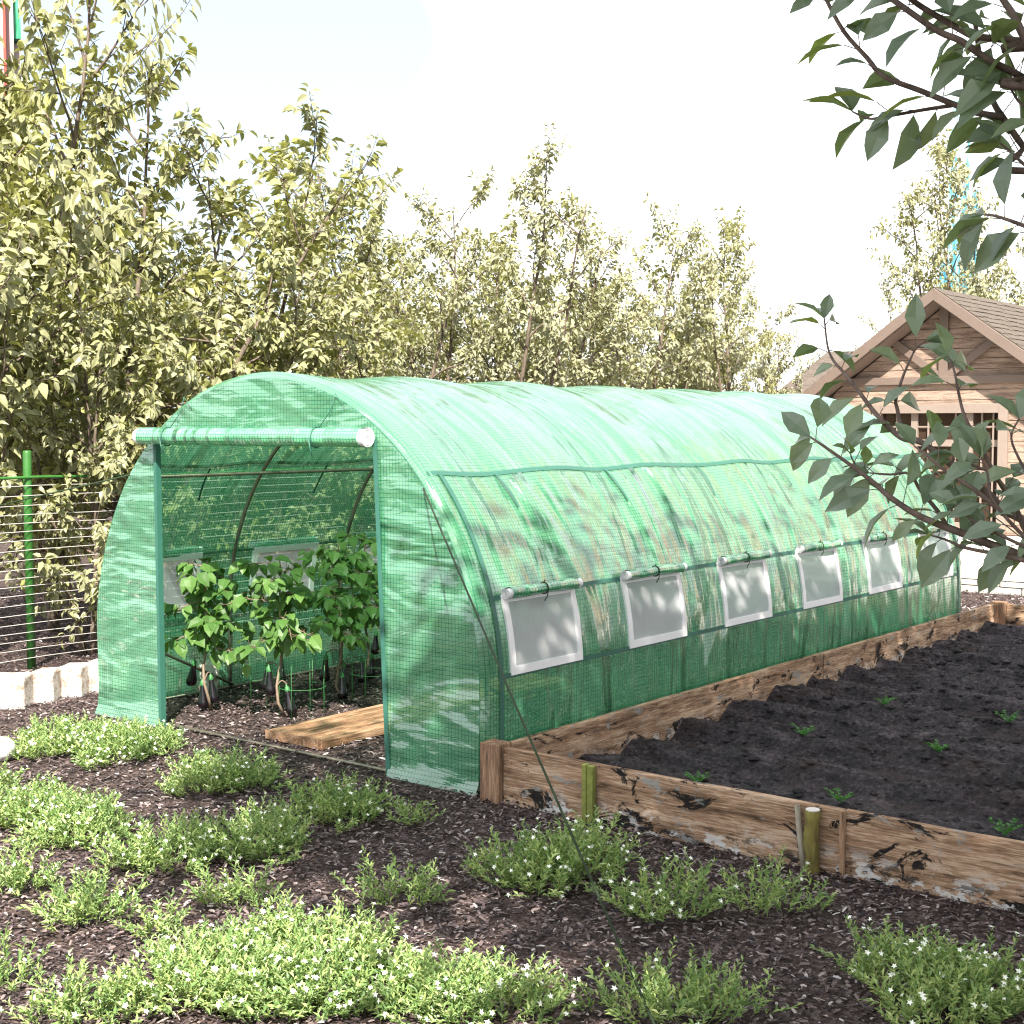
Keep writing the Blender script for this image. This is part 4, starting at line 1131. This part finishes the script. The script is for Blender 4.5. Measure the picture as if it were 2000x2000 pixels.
# second cabin roof farther back
RB = thing('far_cabin', 'far cabin showing only its dark hexagon shingled hip roof beyond the gable', 'cabin', (-6.8, 22, 0))
g = Geo()
z0, z1 = 2.0, 3.24
A_, B_, C_, D_ = Vector((-9.55, 20, z0)), Vector((-4.2, 20, z0)), Vector((-4.6, 22.5, z1)), Vector((-8.55, 21.4, z1))
E_, F_ = Vector((-9.55, 25, z0)), Vector((-4.2, 25, z0))
g.add([A_, B_, C_, D_, E_, F_], [(0, 1, 2, 3), (0, 3, 4), (3, 2, 5, 4), (1, 5, 2)])
m = Mat('hexagon_shingle'); o = m.obj()
s_ = m.n('SeparateXYZ', {0: o})
zz = m.math('DIVIDE', s_.outputs[2], 0.115)
row = m.math('FLOOR', zz)
tri = m.math('ABSOLUTE', m.math('SUBTRACT', m.math('FRACT', m.math('ADD', m.math('DIVIDE', s_.outputs[0], 0.42), m.math('MULTIPLY', row, 0.5))), 0.5))
ed = m.math('FRACT', m.math('ADD', zz, m.rng(tri, 0.17, 0.33, 0.0, 0.45)))
ln_ = m.rng(ed, 0.0, 0.12, 1.0, 0.0)
sh_ = m.noise(o, 8, 4)
M_hex = m.done(m.pbr(m.mix(ln_, m.ramp(sh_, [(0.3, (0.075, 0.06, 0.05)), (0.7, (0.12, 0.095, 0.08))]), (0.025, 0.02, 0.018)), 0.9, m.bump(ed, 0.6, 0.02)))
g.build('roof', M_hex, RB)
g = Geo(); g.box((-9.3, 20.3, 0), (-4.4, 24.8, 2.05)); g.build('wall', M_siding, RB)

# ------------------------------------------------------------------ towers far away
TW = thing('grey_tower', 'distant grey and beige high rise with a red fin and green glazed strip', 'tower', (-80, 90, 0))
def tower_piece(name, mat, px0, px1, D, thick, z0, z1, parent):
    a, b = at_depth(px0, 835, D), at_depth(px1, 835, D)
    g = Geo(); cg = Vector((CAM[0], CAM[1], a.z)); k = 1 + thick / D; vs = []
    for zz in (z0, z1):
        for p in (a, b, cg + (b - cg) * k, cg + (a - cg) * k): vs.append((p.x, p.y, zz))
    g.add(vs, [(0, 3, 2, 1), (4, 5, 6, 7), (0, 1, 5, 4), (1, 2, 6, 5), (2, 3, 7, 6), (3, 0, 4, 7)])
    return g.build(name, mat, parent)
t0 = at_depth(0, 835, 120); TW.location = (t0.x, t0.y, 0)
tower_piece('wall', M_tower, -330, 23, 120, 14, 0, 62, TW)
tower_piece('fin', M_red, 23, 28, 118.5, 10, 0, 62, TW)
tower_piece('wall', M_towerb, 28, 43, 119.5, 14, 0, 62, TW)
tower_piece('bay', M_towerb, 43, 56, 121, 10, 22, 34.8, TW)
tower_piece('glazing', M_greenglass, 43.2, 57, 120.2, 10, 35, 39.5, TW)
tower_piece('glazing', M_greenglass, 43.2, 46, 122, 8, 0, 22, TW)
tower_piece('bay', M_plinth, 43.2, 56, 120.4, 10, 39.6, 62, TW)
TT = thing('teal_tower', 'distant teal glass tower with two slim spires behind the cabin tree', 'tower', (0, 0, 0))
t0 = at_depth(1865, 835, 160); TT.location = (t0.x, t0.y, 0)
tower_piece('shaft', M_teal, 1829, 1905, 160, 5, 0, 21.0, TT)
tower_piece('shaft', M_teal, 1845, 1902, 160.5, 4, 21.0, 29.0, TT)
for p0, p1, zt in ((1845, 1859, 39.5), (1875, 1884, 38.5)):
    tower_piece('spire', M_teal, p0, p1, 161, 1.2, 29.0, zt, TT)

# unseen beige block, added to put warm patches into the film's reflections
EB = thing('reflection_block', 'unseen plain beige block added to the north east for its reflection in the film', 'added building', (7, 44, 0))
M_beige = plain('beige_render', (0.62, 0.44, 0.34), 0.8, 0, 0.08, 0.5)
M_winb = plain('dark_window', (0.05, 0.06, 0.08), 0.2, 0, 0.1, 1)
g = Geo(); g.box((0, 40, 0), (15, 50, 36)); g.build('wall', M_beige, EB)
for zi in range(11):
    for xi in range(5):
        g = Geo(); g.box((1.2 + xi * 2.8, 39.95, 2 + zi * 3.1), (2.5 + xi * 2.8, 40.02, 3.5 + zi * 3.1)); g.build('window', M_winb, EB)

# ------------------------------------------------------------------ wire fence
FN = thing('wire_fence', 'wire fence of many taut white strands on green posts at the garden edge', 'fence', (-4.66, 0.63, 0))
for yp in (-3.3, 0.63, 4.6, 8.6):
    g = Geo(); g.tube([(-4.66, yp, -0.03), (-4.66, yp, 1.515), (-4.66, yp, 1.53)], [0.030, 0.030, 0.026], 14); g.build('post', M_green, FN, smooth=True)
g = Geo()
for zi in range(20):
    z = 0.075 + zi * 0.0635
    g.tube([(-4.625, y, z + 0.006 * math.sin(y * 1.3 + zi) - 0.01 * math.sin(math.pi * ((y + 2.0) % 2.65) / 2.65)) for y in np.arange(-2.6, 9.3, 0.331)], 0.0030, 5)
g.build('wire', M_wire, FN, smooth=True)
g = Geo(); g.tube([(-4.63, y, 1.345 - 0.012 * math.sin(math.pi * ((y + 2.0) % 2.65) / 2.65)) for y in np.arange(-2.6, 9.3, 0.331)], 0.011, 7)
g.build('top_rail', M_green, FN, smooth=True)

# bleached stepped timber
TB = thing('timber_edging', 'sun bleached stepped timber edging lying left of the greenhouse front', 'timber', (-3.5, 0, 0))
A1 = ground(46, 1384)
run = [A1 - VR * 1.3, A1 - VR * 0.6, A1, ground(68, 1373), ground(103, 1372), ground(122, 1362), ground(158, 1362), ground(176, 1353), ground(176, 1353) + VR * 0.35, ground(176, 1353) + VR * 0.8]
ring = ((0, 0), (0, .3), (0.03, .42), (0, .6), (0, .9), (.06, 1), (.94, 1), (1, .9), (1, .5), (1, 0))
g = Geo(); P = []
for k in range(len(run) - 1):
    for q in range(6 if k < len(run) - 2 else 7):
        c = run[k].lerp(run[k + 1], q / 6)
        row = []
        for sx, sz in ring + ring[:1]:
            d = Vector(c) + VF * (0.16 * sx + 0.006 * mnoise.noise(Vector((c.y * 9, sz * 4, k)))) + Vector((0, 0, -0.015 + (0.21 + 0.005 * mnoise.noise(Vector((c.y * 6, k, 1)))) * sz))
            row.append(d)
        P.append(row)
g.grid(P); n_ = len(P)
g.F.append(tuple(range(10))); g.F.append(tuple((n_ - 1) * 11 + q for q in range(10))[::-1])
g.build('timber_face', M_bleach, TB, smooth=True)
# stone at the left
bp = ground(4, 1484)
g = Geo(); pr = []
P = []
for i in range(13):
    a = math.pi * i / 12; row = []
    for j in range(19):
        b = 2 * math.pi * j / 18
        d = Vector((math.sin(a) * math.cos(b), math.sin(a) * math.sin(b), math.cos(a)))
        r = 0.066 * (1 + 0.10 * mnoise.noise(d * 2.3) + 0.05 * mnoise.noise(d * 6))
        row.append(Vector(bp) + Vector((d.x * r, d.y * r, 0.055 + d.z * r * 0.95)))
    P.append(row)
g.grid(P); o = g.build('stone', M_stone, smooth=True)
tag(o, 'rounded white stone among the flowering plants below the bleached timber', 'stone')

# ------------------------------------------------------------------ stakes in front of the bed
g = Geo(); g.box((0.585, -0.062, -0.02), (0.608, -0.028, 0.252)); g.box((0.6085, -0.058, -0.02), (0.640, -0.029, 0.247))
tag(g.build('stake', M_moss, bevel=0.003), 'square moss green stake holding the near end of the front plank', 'stake', 'stakes along the front plank')
g = Geo()
pts = [(1.66 + 0.003 * math.sin(k), -0.062 + 0.002 * math.cos(k * 2), -0.02 + 0.262 * k / 8) for k in range(9)]
g.tube(pts, [0.029 + 0.0015 * math.sin(k * 1.9) for k in range(9)], 12)
o = g.build('stake', M_mossd, smooth=True); tag(o, 'round mossy brown stake with a pale sawn top by the plank joint', 'stake', 'stakes along the front plank')
g = Geo(); g.lathe([(0.0, 0.0025), (0.027, 0.002), (0.0275, -0.004)], (1.66 + 0.003 * math.sin(8), -0.062, 0.2425), 12); g.build('sawn_top', M_cut, o)
g = Geo(); g.tube([(1.636, -0.066, -0.01), (1.612, -0.06, 0.12), (1.592, -0.05, 0.246)], [0.014, 0.013, 0.011], 8)
tag(g.build('stick', M_stick, smooth=True), 'thin grey stick leaning beside the round mossy stake', 'stick')

# board in the doorway
g = Geo()
b0, b1 = ground(515, 1427, .05), ground(620, 1450, .05)
bx0, bx1, by0 = -1.675, -1.235, 0.155
P = []
for y in np.linspace(by0, 2.4, 30):
    P.append([(bx0, y, 0.004), (bx0, y, 0.05), (bx0 + 0.15, y, 0.052 + 0.002 * mnoise.noise(Vector((y * 4, 1, 0)))), (bx0 + 0.3, y, 0.051), (bx1, y, 0.05), (bx1, y, 0.004), (bx0, y, 0.004)])
g.grid(P, None, None, False); g.F.append((5, 4, 3, 2, 1, 0)); g.F.append(tuple(29 * 7 + q for q in range(6)))
tag(g.build('walk_board', M_boardy, bevel=0.004), 'thick brown plank lying on the mulch just inside the doorway', 'board')

# ------------------------------------------------------------------ aubergine plants
def fruit(parent, top, tilt, length, rmax):
    prf = [(0.10, 0.0), (0.36, -0.03), (0.44, -0.12), (0.50, -0.30), (0.66, -0.50), (0.90, -0.70), (1.0, -0.82), (0.90, -0.93), (0.55, -0.99), (0.08, -1.0)]
    M = Matrix.Rotation(tilt[0], 3, 'X') @ Matrix.Rotation(tilt[1], 3, 'Y')
    g = Geo(); g.lathe([(r * rmax * 1.12, z * length) for r, z in prf], top, 16, M); o = g.build('aubergine', M_egg, parent, smooth=True)
    g = Geo(); g.lathe([(0.004, 0.022), (0.005, 0.008), (rmax * 0.42, 0.001), (rmax * 0.54, -0.02), (rmax * 0.5, -0.03)], top, 8, M); g.build('calyx', M_stem, o, smooth=True)
def plant(seed, base, h, spread, nleaf, fruits, label):
    r = np.random.default_rng(seed); b = np.array(base)
    t = thing('aubergine_plant', label, 'plant', tuple(base), 'aubergine plants in the greenhouse')
    w = Geo()
    pts = [b + np.array((0.03 * math.sin(k * 0.9 + seed), 0.03 * math.cos(k * 1.1 + seed) - 0.03, h * k / 10)) for k in range(11)]
    pts[0] = b.copy(); w.tube(pts, list(np.linspace(0.0095, 0.004, 11)), 7)
    P, D, N = [], [], []
    nb = 13
    for k in range(nb):
        tt = 0.42 + 0.58 * k / nb; i = int(tt * 10); p = pts[i] + (pts[min(10, i + 1)] - pts[i]) * (tt * 10 - i)
        az = k * 2.4 + r.uniform(-.4, .4)
        ln = spread * r.uniform(0.55, 1.2) * (1.1 - 0.35 * tt)
        d = np.array((math.cos(az), math.sin(az), r.uniform(0.05, 0.65)))
        q = [p]
        for s in range(5):
            d = d + np.array((0, 0, -0.13)) + r.normal(0, 0.1, 3); q.append(q[-1] + d / np.linalg.norm(d) * ln / 5)
        w.tube(q, list(np.linspace(0.0042, 0.0016, 6)), 5, False)
        for s in range(int(nleaf * 2.6 / nb)):
            u = r.uniform(0.15, 1.0); i2 = min(4, int(u * 5)); pp = q[i2] + (q[i2 + 1] - q[i2]) * (u * 5 - i2)
            o = r.normal(0, 1, 3); o[2] *= 0.4; o /= np.linalg.norm(o)
            pe = o * 0.045 + np.array((0, 0, 0.012)); w.tube([pp, pp + pe], 0.0012, 3, False)
            P.append(pp + pe); D.append(o + np.array((0, 0, -r.uniform(0.3, 1.1)))); N.append(np.array((0.35, -0.45, 0.7)) + o * 0.6 + r.normal(0, 0.2, 3))
    L = r.uniform(0.06, 0.115, len(P))
    for f in fruits:
        tp = np.array(f[0]); i = min(9, int((tp[2] + 0.05) / h * 10)); p = pts[i]
        w.tube(smooth_path([p, (p + tp) / 2 + np.array((0, 0, 0.035)), tp + np.array((0, 0, 0.018))], 3), 0.0035, 5, False)
    w.build('stem', M_eggstem, t, smooth=True)
    V, F = leaves(np.array(P), np.array(D), np.array(N), L, L * 0.82, T_OVATE, F_OVATE)
    mixed_obj('foliage', [(V - b, F)], M_eggleaf, t)
    for tp, tl, ln, rm in fruits: fruit(t, tp, tl, ln, rm)
    return t
def pxz(px, py, base):
    """place at the plant's own distance"""
    d = (Vector(base) - Vector(CAM)).dot(VF) / math.cos(PITCH)
    v = at_depth(px, py, proj(base)[2]); return tuple(v)
Z3 = lambda x, y: (300 + x * 0.2484, 1050 + y * 0.2484)
def fr(base, x, y, ln=0.155, rm=0.028, tl=(0.1, 0.1), push=0.0):
    p = Vector(pxz(*Z3(x, y), base)) + Vector(VF) * push
    return ((p.x, p.y, max(p.z, ln + 0.012)), tl, ln, rm)
B1, B2, B3, B4 = (-2.50, 0.46, 0), (-2.03, 0.62, 0), (-2.09, 1.16, 0), (-2.05, 1.70, 0)
plant(1, B1, 0.90, 0.30, 78, [fr(B1, 320, 970, .165, .030, (0.1, 0.35)), fr(B1, 448, 1085, .165, .029, (0.05, -0.12)), fr(B1, 385, 1205, .165, .031, (0.0, -0.05))], 'aubergine plant in the doorway nearest to the white window at its left')
plant(2, B2, 0.93, 0.32, 84, [fr(B2, 905, 1020, .168, .030, (0.05, -0.08)), fr(B2, 1052, 1228, .165, .031, (0.05, -0.25), -0.02), fr(B2, 960, 990, .15, .024, (0, 0), 0.2), fr(B2, 820, 1080, .15, .026, (0, 0.1), 0.3)], 'aubergine plant with a bare crooked stem beside the end of the plank')
plant(3, B3, 0.98, 0.33, 84, [fr(B3, 1355, 930, .165, .031, (0.05, 0.15)), fr(B3, 1480, 1165, .16, .030, (0, -0.05)), fr(B3, 1475, 1020, .16, .028, (0, -0.05), 0.12), fr(B3, 1600, 1010, .15, .028, (0, -0.05), 0.25)], 'aubergine plant behind the middle of the plank with a fruit hanging at its left')
plant(4, B4, 1.0, 0.32, 78, [fr(B4, 1750, 740, .15, .026, (0, 0.1)), fr(B4, 1720, 920, .16, .028, (0, 0.1))], 'aubergine plant half hidden behind the right door jamb')
plant(5, (-2.45, 1.75, 0), 0.98, 0.32, 70, [((-2.45, 1.62, 0.40), (0, 0), .15, .028)], 'aubergine plant standing at the left film wall behind the front ones')
plant(6, (-2.2, 2.5, 0), 1.0, 0.33, 70, [((-2.05, 2.35, 0.42), (0, 0), .15, .028)], 'aubergine plant farther in along the left film wall')
plant(7, (-1.98, 3.1, 0), 1.0, 0.34, 70, [((-1.85, 3.0, 0.42), (0, 0), .15, .028)], 'aubergine plant deepest in the row seen past the others')
# wire hoops round the plants
def hoop_support(c, r, h, label):
    t = thing('plant_support', label, 'plant support', (c[0], c[1], 0), 'green wire supports around the plants')
    g = Geo(); g.tube([(c[0] + r * math.cos(a), c[1] + r * math.sin(a), h) for a in np.linspace(0, 2 * math.pi, 29)], 0.0017, 5); g.build('ring', M_stem, t, smooth=True)
    for k in range(8):
        a = 2 * math.pi * k / 8 + c[0]
        g = Geo(); g.tube([(c[0] + r * math.cos(a), c[1] + r * math.sin(a), -0.01), (c[0] + r * math.cos(a), c[1] + r * math.sin(a), h + 0.13 + 0.02 * (k % 3))], 0.0015, 5); g.build('leg', M_stem, t, smooth=True)
hoop_support((-2.30, 0.72), 0.135, 0.19, 'green wire ring support between the two front aubergine plants')
hoop_support((-1.99, 0.72), 0.14, 0.17, 'green wire ring support around the crooked stemmed aubergine')
hoop_support((-1.98, 1.32), 0.15, 0.17, 'green wire ring support behind the middle of the plank')
hoop_support((-1.9, 1.85), 0.15, 0.18, 'green wire ring support close to the right door jamb')

# ------------------------------------------------------------------ sprouts in the bed
def sprout(x, y, seed, label):
    r = np.random.default_rng(seed); z = soil_z(x, y)
    t = thing('seedling', label, 'seedling', (x, y, z), 'seedlings in the raised bed')
    w = Geo(); P, D, N = [], [], []
    for k in range(6):
        az = k * 1.05 + r.uniform(-.3, .3); ln = r.uniform(0.05, 0.085)
        d = np.array((math.cos(az) * 0.55, math.sin(az) * 0.55, 1.0)); p = np.array((0, 0, -0.005)); q = [p]
        for s in range(5):
            d = d + np.array((math.cos(az) * 0.12, math.sin(az) * 0.12, -0.08)); q.append(q[-1] + d / np.linalg.norm(d) * ln / 5)
            for sg in (-1, 1):
                o = np.cross(d, (0, 0, 1)) * sg + d * 0.6; P.append(q[-1]); D.append(o + r.normal(0, .2, 3)); N.append(np.array((0, 0, 1)) + r.normal(0, .3, 3))
        w.tube(q, [0.0012] * 6, 4, False); P.append(q[-1]); D.append(d); N.append((0, 0.3, 1))
    # a shoot lying to the right
    w.V = [tuple(np.array(v) + np.array((x, y, z))) for v in w.V]
    w.build('stem', M_stem, t)
    L = r.uniform(0.014, 0.026, len(P)); V, F = leaves(np.array(P), np.array(D), np.array(N, float), L, L * 0.5, T_LANCE, F_LANCE)
    mixed_obj('leaves', [(V, F)], M_sprout, t)
for i, (x, y, lb) in enumerate([(0.80, 3.81, 'green seedling farthest back on the dark ridges'), (0.77, 2.69, 'green seedling on the ridge before the farthest one'), (0.79, 1.62, 'green seedling in mid bed nearest the side plank'), (1.49, 1.64, 'green seedling in mid bed on the open middle ridge'), (1.50, 2.63, 'green seedling in the second line at the picture border'), (0.755, 0.62, 'green seedling just behind the front plank near the corner post'), (1.46, 0.62, 'green seedling behind the front plank above the round stake'), (2.16, 0.62, 'green seedling behind the right hand front plank')]):
    sprout(x, y, 40 + i, lb)

# ------------------------------------------------------------------ flowering ground cover
def blossom(r):
    FP, FD, FN_ = [], [], []
    d = np.array((0, 0, 1.0)); L = []
    for k in range(5):
        an = k * 1.2566 + r.uniform(-.15, .15)
        FP.append((0, 0, 0)); FD.append((math.cos(an), math.sin(an), 0.3 + r.uniform(-.15, .15))); FN_.append(d); L.append(r.uniform(0.0085, 0.0115))
    L = np.array(L)
    V, F = leaves(np.array(FP, float), np.array(FD), np.array(FN_), L, L * 0.55, T_LANCE, F_LANCE)
    return V, F
BL = [blossom(np.random.default_rng(70 + k)) for k in range(4)]
BM = []
for V_, F_ in BL:
    me = bpy.data.meshes.new('flower'); me.from_pydata(V_.tolist(), [], F_.tolist()); me.materials.append(M_petal); BM.append(me)
def put_flowers(t, fl, lc, r):
    """each blossom is a part of its clump; past a hundred the farther ones are one part"""
    fl = sorted(fl, key=lambda q: (q[0][0] - CAM[0]) ** 2 + (q[0][1] - CAM[1]) ** 2)
    rest_V, rest_F, off = [], [], 0
    for k, (p, d) in enumerate(fl):
        d = d + r.normal(0, .3, 3) + np.array((0.15, -0.2, 0)); q = Vector(d).to_track_quat('Z', 'Y')
        s = r.uniform(0.8, 1.15)
        if k < 95:
            o = bpy.data.objects.new('flower', BM[k % 4]); COL.objects.link(o); o.parent = t
            o.location = Vector(p - lc); o.rotation_mode = 'QUATERNION'; o.rotation_quaternion = q; o.scale = (s, s, s)
        else:
            V, F = BL[k % 4]; M = np.array(q.to_matrix()) * s
            rest_V.append(V @ M.T + (p - lc)); rest_F.append(F + off); off += len(V)
    if rest_V:
        tag(np_obj('flowers', np.concatenate(rest_V), np.concatenate(rest_F), M_petal, t), kind='stuff')
def clump(seed, boxes, h, label, dens=1.0, flowers=1.0):
    h *= 1.12; dens *= 2.5
    """boxes: (x0, x1, ytop, ybottom) extents in the photograph -> real ellipses on the ground"""
    r = np.random.default_rng(seed); ell = []
    for x0, x1, yt, yb in boxes:
        f = ground((x0 + x1) / 2, yb - 6); dpt = (f - Vector(CAM)).dot(VF)
        b = ground((x0 + x1) / 2, yt + h * 0.8 * FPX / dpt)
        c = (f + b) / 2; ry = max(0.05, (b - f).length / 2); rx = (x1 - x0) / 2 / FPX * (dpt + ry)
        ell.append((c, rx * 0.84, ry * 0.9))
    c0 = ell[0][0]
    t = thing('flowering_clump', label, 'ground cover', (c0.x, c0.y, 0), 'clumps of white flowered ground cover')
    P, D, N, L = [], [], [], []; fl = []
    w = Geo()
    for c, rx, ry in ell:
        ns = int(math.pi * rx * ry * 620 * dens) + 14
        for k in range(ns):
            a = r.uniform(0, 6.283); q = math.sqrt(r.random())
            wob = 1 + 0.22 * math.sin(3 * a + seed) + 0.12 * math.sin(7 * a + 2 * seed)
            u, v = q * math.cos(a) * wob, q * math.sin(a) * wob
            b = c + VR * (u * rx) + VF * (v * ry)
            hh = h * (0.45 + 0.65 * math.sqrt(max(0, 1 - min(1, q * q)))) * r.uniform(0.55, 1.2)
            out = np.array(VR) * (u * 0.75) + np.array(VF) * (v * 0.75) + r.normal(0, 0.33, 3); out[2] = 1.0
            ln = hh * 1.15; p = np.array((b.x, b.y, 0.0)); d = out / np.linalg.norm(out)
            nl = int(5 + hh / 0.012); q0 = p
            pts = [p]
            for s in range(3):
                d = d + r.normal(0, 0.14, 3) + np.array((0, 0, -0.06)); d /= np.linalg.norm(d); pts.append(pts[-1] + d * ln / 3)
            if k % 2 == 0: w.tube(pts, [0.0013, 0.0011, 0.0009, 0.0007], 3, False)
            az = r.uniform(0, 6.28)
            for s in range(nl):
                tt = 0.12 + 0.88 * (s + r.random() * 0.5) / nl; i = min(2, int(tt * 3)); pp = pts[i] + (pts[i + 1] - pts[i]) * (tt * 3 - i)
                az += 2.4; o = np.array((math.cos(az), math.sin(az), 0.0))
                P.append(pp); D.append(o * r.uniform(0.35, 0.9) + d * r.uniform(0.5, 1.0)); N.append(np.array((0, 0, 1.0)) - o * 0.4 + r.normal(0, .25, 3)); L.append(r.uniform(0.018, 0.035) * (0.8 if tt > 0.85 else 1))
            if r.random() < 0.30 * flowers and hh > 0.4 * h: fl.append((pts[-1] + np.array((0, 0, 0.004)), d))
    L = np.array(L); lc = np.array((c0.x, c0.y, 0))
    V, F = leaves(np.array(P) - lc, np.array(D), np.array(N), L, L * r.uniform(0.28, 0.42, len(L)), T_LANCE, F_LANCE)
    n0 = len(V)
    wv = np.array(w.V) - lc
    mixed_obj('foliage', [(V, F), (wv, np.array(w.F))], M_clump, t)
    put_flowers(t, fl, lc, r)
    return t
clump(1, [(20, 230, 1395, 1490), (150, 345, 1398, 1510)], 0.11, 'wide flowering clump against the left front corner of the greenhouse')
clump(2, [(320, 548, 1462, 1565)], 0.13, 'flowering clump before the doorway threshold')
clump(3, [(-60, 160, 1520, 1640), (60, 250, 1545, 1680)], 0.12, 'sunlit flowering clump running off the left border below the white stone')
clump(4, [(215, 430, 1590, 1725), (380, 610, 1570, 1705)], 0.13, 'broad flowering clump in the middle of the left foreground')
clump(5, [(545, 758, 1520, 1630)], 0.12, 'dark green flowering clump before the right door panel', 1.0, 0.7)
clump(6, [(770, 845, 1560, 1618)], 0.11, 'tiny sparse sprig beside the right front corner of the greenhouse', 0.45, 0.2)
clump(7, [(-20, 90, 1655, 1765)], 0.13, 'small clump cut by the left border below the broad middle clump')
clump(8, [(82, 260, 1700, 1825)], 0.13, 'leafy upright clump with few flowers in the sun at the left', 0.8, 0.3)
clump(9, [(260, 375, 1765, 1838)], 0.10, 'little bright tuft alone on sunlit mulch', 0.7, 0.6)
clump(10, [(385, 545, 1690, 1790)], 0.12, 'loose clump trailing below the broad middle clump', 0.6, 0.4)
clump(11, [(705, 870, 1680, 1780)], 0.13, 'lone spiky clump in the centre of the open mulch', 0.7, 0.5)
clump(12, [(930, 1160, 1620, 1760), (1060, 1215, 1590, 1750)], 0.15, 'dense flowering clump under the guy rope before the square stake')
clump(13, [(1180, 1420, 1690, 1812)], 0.14, 'flowering clump with many blossoms at its foot below the front plank', 0.9, 1.2)
clump(14, [(1400, 1605, 1690, 1800)], 0.14, 'trailing clump reaching towards the round stake', 0.6, 0.5)
clump(15, [(205, 620, 1800, 2010), (420, 860, 1790, 2020), (700, 1110, 1850, 2030), (440, 640, 1760, 1900)], 0.12, 'huge sunlit mat of flowering plants along the bottom edge', 1.1, 1.0)
clump(16, [(620, 770, 1765, 1860)], 0.12, 'half shaded clump behind the huge sunlit mat', 0.8, 0.7)
clump(17, [(55, 250, 1890, 2030)], 0.13, 'clump at the bottom left corner standing apart from the sunlit mat', 0.8, 0.4)
clump(18, [(-50, 60, 1840, 1960)], 0.13, 'bright clump cut by the left border near the bottom', 0.8, 0.4)
clump(19, [(1135, 1500, 1875, 2020)], 0.13, 'flowering clump at the foot of the guy rope', 1.0, 0.5)
clump(20, [(1650, 1870, 1800, 1960), (1780, 2060, 1830, 2010), (1690, 1960, 1880, 2030)], 0.13, 'large shaded flowering clump in the bottom right corner', 1.0, 1.1)
clump(21, [(-30, 32, 1500, 1545)], 0.10, 'small tuft by the left border under the white stone', 0.8, 0.6)
